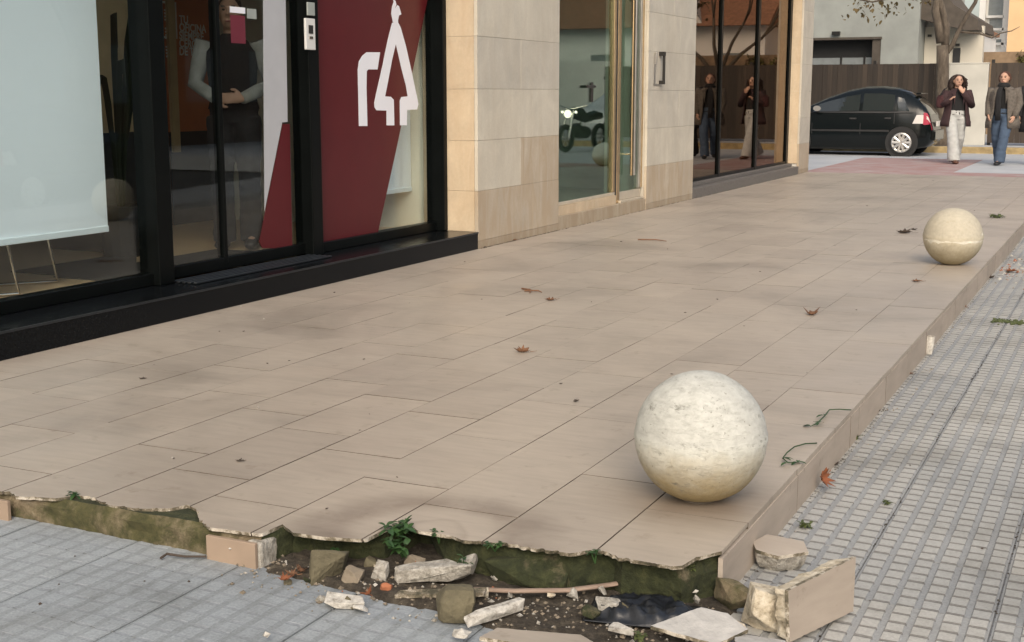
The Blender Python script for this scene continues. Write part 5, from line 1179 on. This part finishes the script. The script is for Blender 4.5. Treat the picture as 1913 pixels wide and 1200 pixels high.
# ------------------------------------------------------------------ motorbike seen mirrored in the lobby glass
mbk = thing('motorbike', 'dark motorbike with a lit headlamp, seen only mirrored in the lobby glass', 'motorbike', (1.55, 27.6, -.034), R(-78))
for x_ in (-.68, .68):
    q = bpy.data.objects.new('wheel', None); COL.objects.link(q); q.parent = mbk; q.location = (x_, 0, .31)
    MB().tube([(.25 * math.cos(a_ * math.pi / 12), 0, .25 * math.sin(a_ * math.pi / 12)) for a_ in range(25)], [(.06, .06)] * 25, 8, cap=False, ref=(0, 1, 0)).build('tyre', MATS['tyre'], q); s_ = MB(); s_.tube([(0, -.05, 0), (0, .05, 0)], .05, 10)
    for a_ in range(6): s_.tube([(0, 0, 0), (.22 * math.cos(a_ * 1.047), 0, .22 * math.sin(a_ * 1.047))], .014, 6)
    s_.build('rim', MATS['alloy'], q)
b_ = MB(); b_.tube([(-.1, 0, .42), (.25, 0, .45), (.3, 0, .6)], [(.16, .14), (.17, .15), (.12, .1)], 12).build('engine', MATS['dark_metal'], mbk)
MB().tube([(-.75, 0, .78), (-.45, 0, .8), (-.1, 0, .74), (.1, 0, .82), (.38, 0, .86), (.48, 0, .8)], [(.05, .07), (.08, .11), (.09, .11), (.13, .15), (.12, .13), (.05, .05)], 12).build('seat_and_tank', MATS['paint_black'], mbk, smooth=True)
for s_ in (-.09, .09): MB().tube([(.68, s_, .31), (.5, s_, .92)], .022, 8).build('fork', MATS['chrome_trim'], mbk)
MB().tube([(.38, -.36, 1.02), (.48, -.12, .96), (.48, .12, .96), (.38, .36, 1.02)], .015, 8).build('handlebar', MATS['chrome_trim'], mbk)
t = NT('lamp_lit'); t.base((.9, .85, .7)); t.b.inputs['Emission Color'].default_value = (1, .88, .66, 1); t.b.inputs['Emission Strength'].default_value = 6.0
hl = MB().ball((.60, 0, .84), (.07, .09, .09)).build('headlamp', MATS['lamp_lit'], mbk, smooth=True)
MB().tube([(-.4, .14, .34), (.1, .15, .3)], .05, 10).build('exhaust', MATS['chrome_trim'], mbk)
for s_ in (-.18, .18): MB().ball((.55, s_, .88), (.035, .03, .03)).build('indicator', MATS['lamp_lit'], mbk)

# ------------------------------------------------------------------ across the street, seen mirrored in the glass
oh = thing('gabled_house', 'white gabled house with tiled roof, seen mirrored in the shop window', 'house', (4.5, 56, .1)); OHO = Vector((4.5, 56, .1))
def op(mb_, name, m):
    o = mb_.build(name, MATS[m], oh); o.location = -OHO; return o
op(MB().box(4.1, 16, 54, 62, .1, 4.0), 'wall', 'white_wall'); op(MB().prism([(6.6, 4.0), (9.4, 4.0), (8.0, 6.2)], 53.6, 62, 'y'), 'gable', 'white_wall'); op(MB().box(4.1, 16, 45, 45.3, .1, 2.4), 'garden_wall', 'white_wall')
op(MB().prism([(53.4, 4.0), (62.6, 4.0), (58, 6.8)], 3.8, 16.3, 'x'), 'roof', 'roof_tile')
for xx in (5, 8, 11): op(MB().box(xx, xx + 1.0, 53.95, 53.999, 1.4, 2.9), 'window', 'window_grey')
ob2 = thing('brick_block', 'dark brick block across the road, seen only mirrored in the shopfront', 'building', (15, 15, -.2)); B2 = Vector((15, 15, -.2))
simple('dark_brick', (.13, .075, .05), .9, var=.3, scale=5, coord='World')
o = MB().box(14, 22, -20, 42, -.2, 6.5).build('wall', MATS['dark_brick'], ob2); o.location = -B2
for i in range(20):
    for zz in (1.0, 4.0): o = MB().box(13.96, 13.999, -18 + i * 3, -16.7 + i * 3, zz, zz + 1.5).build('window', MATS['window_grey'], ob2); o.location = -B2
def crown_tree(x, y, seed, label):
    return tree((x, y, -.2), label, [([(0, 0, 2.2), (.5, .2, 3.2), (1.0, .3, 4.2)], .1), ([(0, 0, 2.3), (-.5, .1, 3.3), (-.9, -.2, 4.4)], .1), ([(0, 0, 2.2), (.1, .6, 3.4), (0, .9, 4.6)], .09), ([(0, 0, 2.4), (.1, -.5, 3.4), (.2, -1.0, 4.3)], .08)], seed, leaf=2600, trunk=[((0, 0, 0), .2), ((0, 0, .6), .16), ((0, 0, 2.4), .13)], lsz=.16)
crown_tree(10.4, 22, 21, 'brown leaved street tree across the road, nearer one'); crown_tree(10.4, 31, 22, 'brown leaved street tree across the road, middle one'); crown_tree(4.8, 44, 23, 'brown leaved street tree before the white gabled house'); tree((1.7, 39.5, .1), 'brown leaved tree behind the fence, seen mirrored in the shop window', [([(0, 0, 1.5), (.6, .1, 2.2), (1.2, .2, 2.7)], .07), ([(0, 0, 1.6), (-.6, .1, 2.3), (-1.3, 0, 2.8)], .07), ([(0, 0, 1.7), (.1, -.3, 2.6), (.1, -.4, 3.4)], .07), ([(0, 0, 1.7), (-.3, .3, 2.7), (-.6, .5, 3.3)], .06)], 24, leaf=5200, trunk=[((0, 0, 0), .17), ((0, 0, .6), .13), ((0, 0, 1.8), .1)], lsz=.13)
# ================================================================== PEOPLE
def remesh(mb_, voxel, it=4):
    me = mb_.mesh('tmp', MATS['skin']); o = bpy.data.objects.new('tmp', me)
    a = o.modifiers.new('r', 'REMESH'); a.mode = 'VOXEL'; a.voxel_size = voxel; s_ = o.modifiers.new('s', 'SMOOTH'); s_.iterations = it; s_.factor = .5
    out = evaluated(o); bpy.data.meshes.remove(me)
    out.materials.clear(); out.polygons.foreach_set('use_smooth', [True] * len(out.polygons)); return out
simple('skin', (.50, .30, .21), .55, var=.06)
def cloth(name, c, var=.18, scale=14, rough=.9): simple(name, c, rough, var=var, scale=scale, bump=.35, bscale=55)
cloth('cloth_plum', (.040, .020, .022)); cloth('cloth_black', (.010, .010, .011)); cloth('cloth_pale', (.42, .43, .42)); cloth('cloth_wool', (.115, .100, .084), .35, 30); cloth('cloth_jeans', (.055, .085, .135)); cloth('cloth_shirt', (.36, .36, .335)); cloth('cloth_dark', (.018, .018, .02)); cloth('cloth_maroon', (.045, .014, .016))
simple('hair_brown', (.028, .015, .010), .55, var=.35, scale=40); simple('hair_red', (.075, .03, .016), .6, var=.3, scale=40); simple('shoe_brown', (.10, .04, .022), .5); simple('shoe_black', (.012, .012, .014), .5); simple('eye_dark', (.02, .014, .012), .3); simple('lip', (.30, .10, .09), .5)
def hand(m, w_, d, palm_n, s_=1.0):
    """palm plus five unequal, slightly curled fingers from wrist w_ along d"""
    d = d.normalized(); side = d.cross(palm_n).normalized(); n_ = palm_n.normalized()
    m.tube([w_, w_ + d * .045 * s_, w_ + d * .085 * s_], [(.026 * s_, .016 * s_), (.038 * s_, .017 * s_), (.036 * s_, .014 * s_)], 10, ref=tuple(side))
    for k, L_ in enumerate((.062, .074, .070, .054)):
        b = w_ + d * .08 * s_ + side * ((k - 1.5) * .019 * s_); m.tube([b, b + d * L_ * .5 * s_ + n_ * .008 * s_, b + d * L_ * .85 * s_ + n_ * .028 * s_], [.0092 * s_, .0085 * s_, .0065 * s_], 7)
    b = w_ + d * .025 * s_ - side * .03 * s_; m.tube([b, b - side * .025 * s_ + d * .03 * s_, b - side * .028 * s_ + d * .06 * s_ + n_ * .012 * s_], [.012 * s_, .0105 * s_, .008 * s_], 7)
def person(loc, rz, label, H, legs, arms, coat, top, trous, hair, shoe, coat_len=.80, flare=1.0, sleeve=None, open_=.42, hairlen=.25, curly=False, coat_w=1.0, tight=False, group=None, head_turn=0.0):
    k = H / 1.68; rt = thing('person', label, 'person', loc, rz, group); V = lambda x, y, z: Vector((x * k, y * k, z * k))
    m = MB()
    hc = V(0, -.02, 1.555)
    m.ball(hc, (.072 * k, .088 * k, .108 * k), 20, 14); m.ball(hc + V(0, -.03, -.062), (.052 * k, .058 * k, .05 * k), 14, 10); m.tube([hc + V(0, -.082, .022), hc + V(0, -.108, -.018), hc + V(0, -.088, -.03)], [.010 * k, .016 * k, .012 * k], 8)
    m.ball(hc + V(0, -.074, .038), (.05 * k, .02 * k, .013 * k), 10, 6); m.ball(hc + V(0, -.082, -.062), (.024 * k, .014 * k, .012 * k), 10, 6)
    for s_ in (-1, 1): m.ball(hc + V(.074 * s_, .01, -.005), (.012 * k, .022 * k, .032 * k), 8, 6)
    m.tube([V(0, .0, 1.50), V(0, .01, 1.40), V(0, .01, 1.34)], [.05 * k, .052 * k, .075 * k], 12)
    m.tube([V(0, .01, 1.38), V(0, .015, 1.30), V(0, .0, 1.15), V(0, .01, 1.0), V(0, .015, .88)], [(.10 * k, .07 * k), (.165 * k, .10 * k), (.15 * k, .105 * k), (.135 * k, .095 * k), (.16 * k, .11 * k)], 16, ref=(1, 0, 0))
    for (hip, knee, ank, toe) in legs:
        m.tube([V(*hip), V(*knee), V(*ank)], [.085 * k, .055 * k, .036 * k], 12); m.tube([V(*ank), V(*toe)], [.036 * k, .03 * k], 8)
    for (sh, el, wr, dr, pn) in arms:
        m.tube([V(*sh), V(*el), V(*wr)], [.05 * k, .04 * k, .026 * k], 12); hand(m, V(*wr), Vector(dr), Vector(pn), k)
    me = remesh(m, .0085, 3); me.materials.append(MATS['skin']); lk(None, 'body', me, rt)
    e = MB()
    for s_ in (-1, 1): e.ball(hc + V(.029 * s_, -.079, .012), (.012 * k, .008 * k, .007 * k), 8, 6); e.box((.012 if s_ > 0 else -.046) * k, (.046 if s_ > 0 else -.012) * k, hc.y - .088 * k, hc.y - .078 * k, hc.z + .030 * k, hc.z + .038 * k)
    e.build('eyes', MATS['eye_dark'], rt); MB().ball(hc + V(0, -.092, -.062), (.021 * k, .006 * k, .006 * k), 8, 5).build('mouth', MATS['lip'], rt)
    # trousers
    m = MB()
    for (hip, knee, ank, toe) in legs:
        a_ = Vector(ank); m.tube([V(*hip), V(*((Vector(hip) + Vector(knee)) / 2)), V(*knee), V(*((Vector(knee) + a_) / 2)), V(a_.x, a_.y, a_.z - .045)], [(.10 * k, .11 * k), (.092 * k, .10 * k), (.074 * k * flare, .08 * k * flare), (.075 * k * flare ** 1.3, .082 * k * flare ** 1.3), (.078 * k * flare ** 1.5, .092 * k * flare ** 1.5)], 16, ref=(1, 0, 0))
    m.tube([V(0, .012, 1.02), V(0, .012, .94), V(0, .015, .84)], [(.15 * k, .11 * k), (.168 * k, .122 * k), (.15 * k, .11 * k)], 16, ref=(1, 0, 0))
    me = remesh(m, .011, 2)
    for v in me.vertices: v.co += v.normal * (.008 * nz(v.co.x * 9, v.co.y * 9, v.co.z * 22))
    me.materials.append(MATS[trous]); lk(None, 'trousers', me, rt)
    # top
    m = MB(); m.tube([V(0, .01, 1.42), V(0, .012, 1.37), V(0, .015, 1.30), V(0, 0, 1.15), V(0, .01, 1.0), V(0, .015, .93)], [(.06 * k, .06 * k), (.11 * k, .085 * k), (.178 * k, .112 * k), (.163 * k, .118 * k), (.15 * k, .108 * k), (.17 * k, .124 * k)], 22, ref=(1, 0, 0), cap=False)
    m.build('top', MATS[top], rt, smooth=True)
    # coat body: open at the front
    zz = [1.405, 1.37, 1.31, 1.2, 1.08, .96, .88, .80]; rx = [.085, .135, .205, .205, .195, .205, .222, .238]; ry = [.085, .105, .135, .145, .14, .145, .155, .165]
    if coat_len < .9: zz += [(.80 + coat_len) / 2 - .02, coat_len - .12]; rx += [.245, .25]; ry += [.17, .175]
    if coat:
        m = MB(); n_ = 34; zz2 = zz
        for z_, a_, b_ in zip(zz2, rx, ry):
            g = open_ * (0.55 + .45 * smooth(1.40, 1.1, z_)) * (1.0 if z_ < 1.35 else .8)
            for i in range(n_ + 1):
                th = -math.pi / 2 + g + (2 * math.pi - 2 * g) * i / n_; fo = 1 + .035 * nz(math.cos(th) * 2.5, math.sin(th) * 2.5, z_ * 3) * (2 if z_ < 1 else 1); lap = .018 if i in (0, 1, n_ - 1, n_) else 0
                m.v.append(tuple(V(a_ * coat_w * fo * math.cos(th), b_ * coat_w * fo * math.sin(th) + .012 - lap, z_)))
        for r_ in range(len(zz2) - 1):
            for i in range(n_): a_ = r_ * (n_ + 1) + i; m.f.append([a_, a_ + n_ + 1, a_ + n_ + 2, a_ + 1]); m.m.append(0)
        o = m.build('coat', MATS[coat], rt, smooth=True); sd_ = o.modifiers.new('thick', 'SOLIDIFY'); sd_.thickness = .014; sd_.offset = 0
        for s_ in (-1, 1):                                    # lapels
            q = MB(); q.prism([(s_ * .055 * k, 1.40 * k), (s_ * .125 * k, 1.33 * k), (s_ * .10 * k, 1.27 * k), (s_ * .075 * k, 1.10 * k)], -.150 * k, -.138 * k, 'y'); q.build('lapel', MATS[coat], rt)
    for (sh, el, wr, dr, pn) in arms:
        a_, b_, c_ = Vector(sh), Vector(el), Vector(wr); m = MB(); q = (1.0 if not tight else .85) * coat_w
        m.tube([V(*(a_ + (a_ - b_).normalized() * .02)), V(*((a_ + b_) / 2)), V(*b_), V(*((b_ + c_) / 2)), V(*(c_ + (c_ - b_).normalized() * .01))], [.074 * k * q, .068 * k * q, .06 * k * q, .052 * k * q, .046 * k * q], 14)
        m.v = [tuple(Vector(v) + Vector(v).normalized() * .006 * nz(v[0] * 22, v[1] * 22, v[2] * 30)) for v in m.v]
        m.build('sleeve', MATS[sleeve or coat], rt, smooth=True)
    # shoes
    for (hip, knee, ank, toe) in legs:
        a_, t_ = Vector(ank), Vector(toe); m = MB(); bk = a_ + Vector((0, .035, 0)); z0 = min(t_.z, a_.z - .04) - .005
        m.tube([V(bk.x, bk.y, a_.z - .045), V(a_.x, a_.y - .04, a_.z - .05), V((a_.x + t_.x) / 2, (a_.y + t_.y) / 2 - .02, (a_.z - .04 + t_.z) / 2), V(t_.x, t_.y - .03, t_.z), V(t_.x, t_.y - .055, t_.z)], [(.036 * k, .034 * k), (.044 * k, .045 * k), (.046 * k, .036 * k), (.042 * k, .026 * k), (.02 * k, .014 * k)], 12, ref=(1, 0, 0)); m.build('shoe', MATS[shoe], rt, smooth=True)
    # hair
    m = MB(); r = random.Random(int(H * 1000) + len(label))
    m.ball(hc + V(0, .022, .022), (.080 * k, .088 * k, .102 * k), 20, 14)
    m.v = [(x, max(y, hc.y - (.045 + .3 * max(0, z - hc.z - .05)) * k), z) if z > hc.z + .03 * k else (x, max(y, hc.y + .005 * k), z) for x, y, z in m.v]
    hm = m.build('hair', MATS[hair], rt, smooth=True)
    if hairlen > .05:
        q = MB()
        for i in range(190 if curly else 70):
            th = r.uniform(-.35, math.pi + .35); ph = r.uniform(.25, 1.25)
            st = hc + V(.082 * math.cos(th) * math.sin(ph), .02 + .088 * math.sin(th) * math.sin(ph), .02 + .10 * math.cos(ph)); L_ = hairlen * r.uniform(.55, 1.1) * k; out = Vector((math.cos(th), math.sin(th) * .9 + .1, 0)); ps = []; ph0 = r.random() * 6.28
            for n_ in range(11):
                f_ = n_ / 10; am = (.016 if curly else .004) * k; ps.append(st + out * ((.075 if curly else .018) * k * math.sin(f_ * 2.4)) + Vector((am * math.sin(ph0 + f_ * 16), am * math.cos(ph0 + f_ * 16), -L_ * f_ + (.03 * k * math.sin(f_ * 3.1) if curly else 0))))
            q.tube(ps, [(.010 if curly else .008) * k * (1 - .5 * n_ / 10) for n_ in range(11)], 5)
        q.build('locks', MATS[hair], hm, smooth=True)
    return rt
GZ = -.030
wl = [((-.085, .01, .88), (-.08, -.17, .50), (-.06, -.24, .10), (-.06, -.38, .035)), ((.085, .01, .88), (.085, .05, .49), (.08, .30, .14), (.085, .20, .035))]
wm = person((-3.08, 25.75, GZ), R(22), 'person with long curly dark hair in a plum coat and pale wide trousers walking', 1.63, wl,
    [((-.175, .01, 1.345), (-.25, -.02, 1.09), (-.17, -.21, 1.20), (.35, -.6, .5), (.3, .3, -.8)), ((.175, .01, 1.345), (.23, -.08, 1.10), (.05, -.19, 1.33), (-.45, .1, .85), (0, .9, .2))],
    'cloth_plum', 'cloth_black', 'cloth_pale', 'hair_brown', 'shoe_brown', coat_len=.82, flare=1.22, hairlen=.30, curly=True, open_=.62)
hb = thing('shoulder_bag', 'small maroon bag held up against the side of the woman in plum', 'bag', (-3.36, 25.60, GZ)); MB().tube([(0, 0, 1.02), (0, 0, 1.06), (0, 0, 1.20), (.01, 0, 1.25)], [(.02, .05), (.03, .07), (.03, .065), (.015, .04)], 14, ref=(0, 1, 0)).build('pouch', MATS['cloth_maroon'], hb, smooth=True); MB().tube([(0, -.08, 1.24), (.07, -.06, 1.36), (.11, .0, 1.385), (.07, .08, 1.36), (0, .07, 1.24)], .008, 6).build('strap', MATS['cloth_black'], hb)
ml = [((-.085, .01, .88), (-.085, .03, .48), (-.08, .27, .13), (-.085, .17, .035)), ((.085, .01, .88), (.075, -.15, .50), (.04, -.20, .10), (.035, -.33, .03))]
mn = person((-2.25, 25.55, GZ), R(-10), 'person in an open grey brown wool coat, black jumper and blue jeans', 1.68, ml,
    [((-.185, .01, 1.355), (-.235, .04, 1.10), (-.20, -.11, .90), (.25, -.4, -.8), (.8, .3, 0)), ((.185, .01, 1.355), (.24, .04, 1.10), (.21, -.10, .88), (-.2, -.4, -.8), (-.8, .3, 0))],
    'cloth_wool', 'cloth_black', 'cloth_jeans', 'hair_red', 'shoe_black', coat_len=.78, flare=1.06, hairlen=.14, open_=.5, coat_w=1.06)
sc_ = MB().tube([(0, -.02, 1.45), (0, -.03, 1.42), (0, -.02, 1.38)], [(.085, .085), (.10, .10), (.09, .09)], 18, ref=(1, 0, 0)).build('scarf', MATS['cloth_black'], mn, smooth=True)
MB().tube([(-.03, -.135, 1.40), (-.04, -.165, 1.2), (-.035, -.175, .95), (-.03, -.17, .80)], [(.045, .012)] * 4, 10, ref=(1, 0, 0)).build('scarf_end', MATS['cloth_black'], mn, smooth=True)
person((-1.72, 25.9, GZ), R(-4), 'person in a dark coat cut off by the right edge of the picture', 1.70, ml,
    [((-.185, .01, 1.355), (-.28, .03, 1.10), (-.26, -.08, .86), (.05, -.2, -.95), (.8, .3, 0)), ((.185, .01, 1.355), (.28, .03, 1.10), (.26, -.06, .86), (-.05, -.2, -.95), (-.8, .3, 0))],
    'cloth_dark', 'cloth_black', 'cloth_dark', 'hair_brown', 'shoe_black', coat_len=.70, hairlen=.12, open_=.2, coat_w=1.08)
pi = on_x(438, 250, -5.85)
person((-5.85, pi.y, .147), R(30), 'person in a black waistcoat and pale shirt sleeves inside the bank door', 1.80, [((-.085, .01, .88), (-.09, .0, .48), (-.09, .02, .09), (-.10, -.11, .03)), ((.085, .01, .88), (.09, .0, .48), (.09, .02, .09), (.10, -.11, .03))],
    [((-.18, .01, 1.355), (-.25, .04, 1.09), (-.09, -.18, 1.0), (.8, -.3, 0), (.2, .8, 0)), ((.18, .01, 1.355), (.25, .04, 1.09), (.09, -.18, 1.0), (-.8, -.3, 0), (-.2, .8, 0))],
    None, 'cloth_black', 'cloth_dark', 'hair_brown', 'shoe_black', sleeve='cloth_shirt', hairlen=.0, tight=True)
for o_ in (wm, mn): o_.scale = (1.12, 1.08, 1.0)
bpy.data.scenes.remove(TMP)
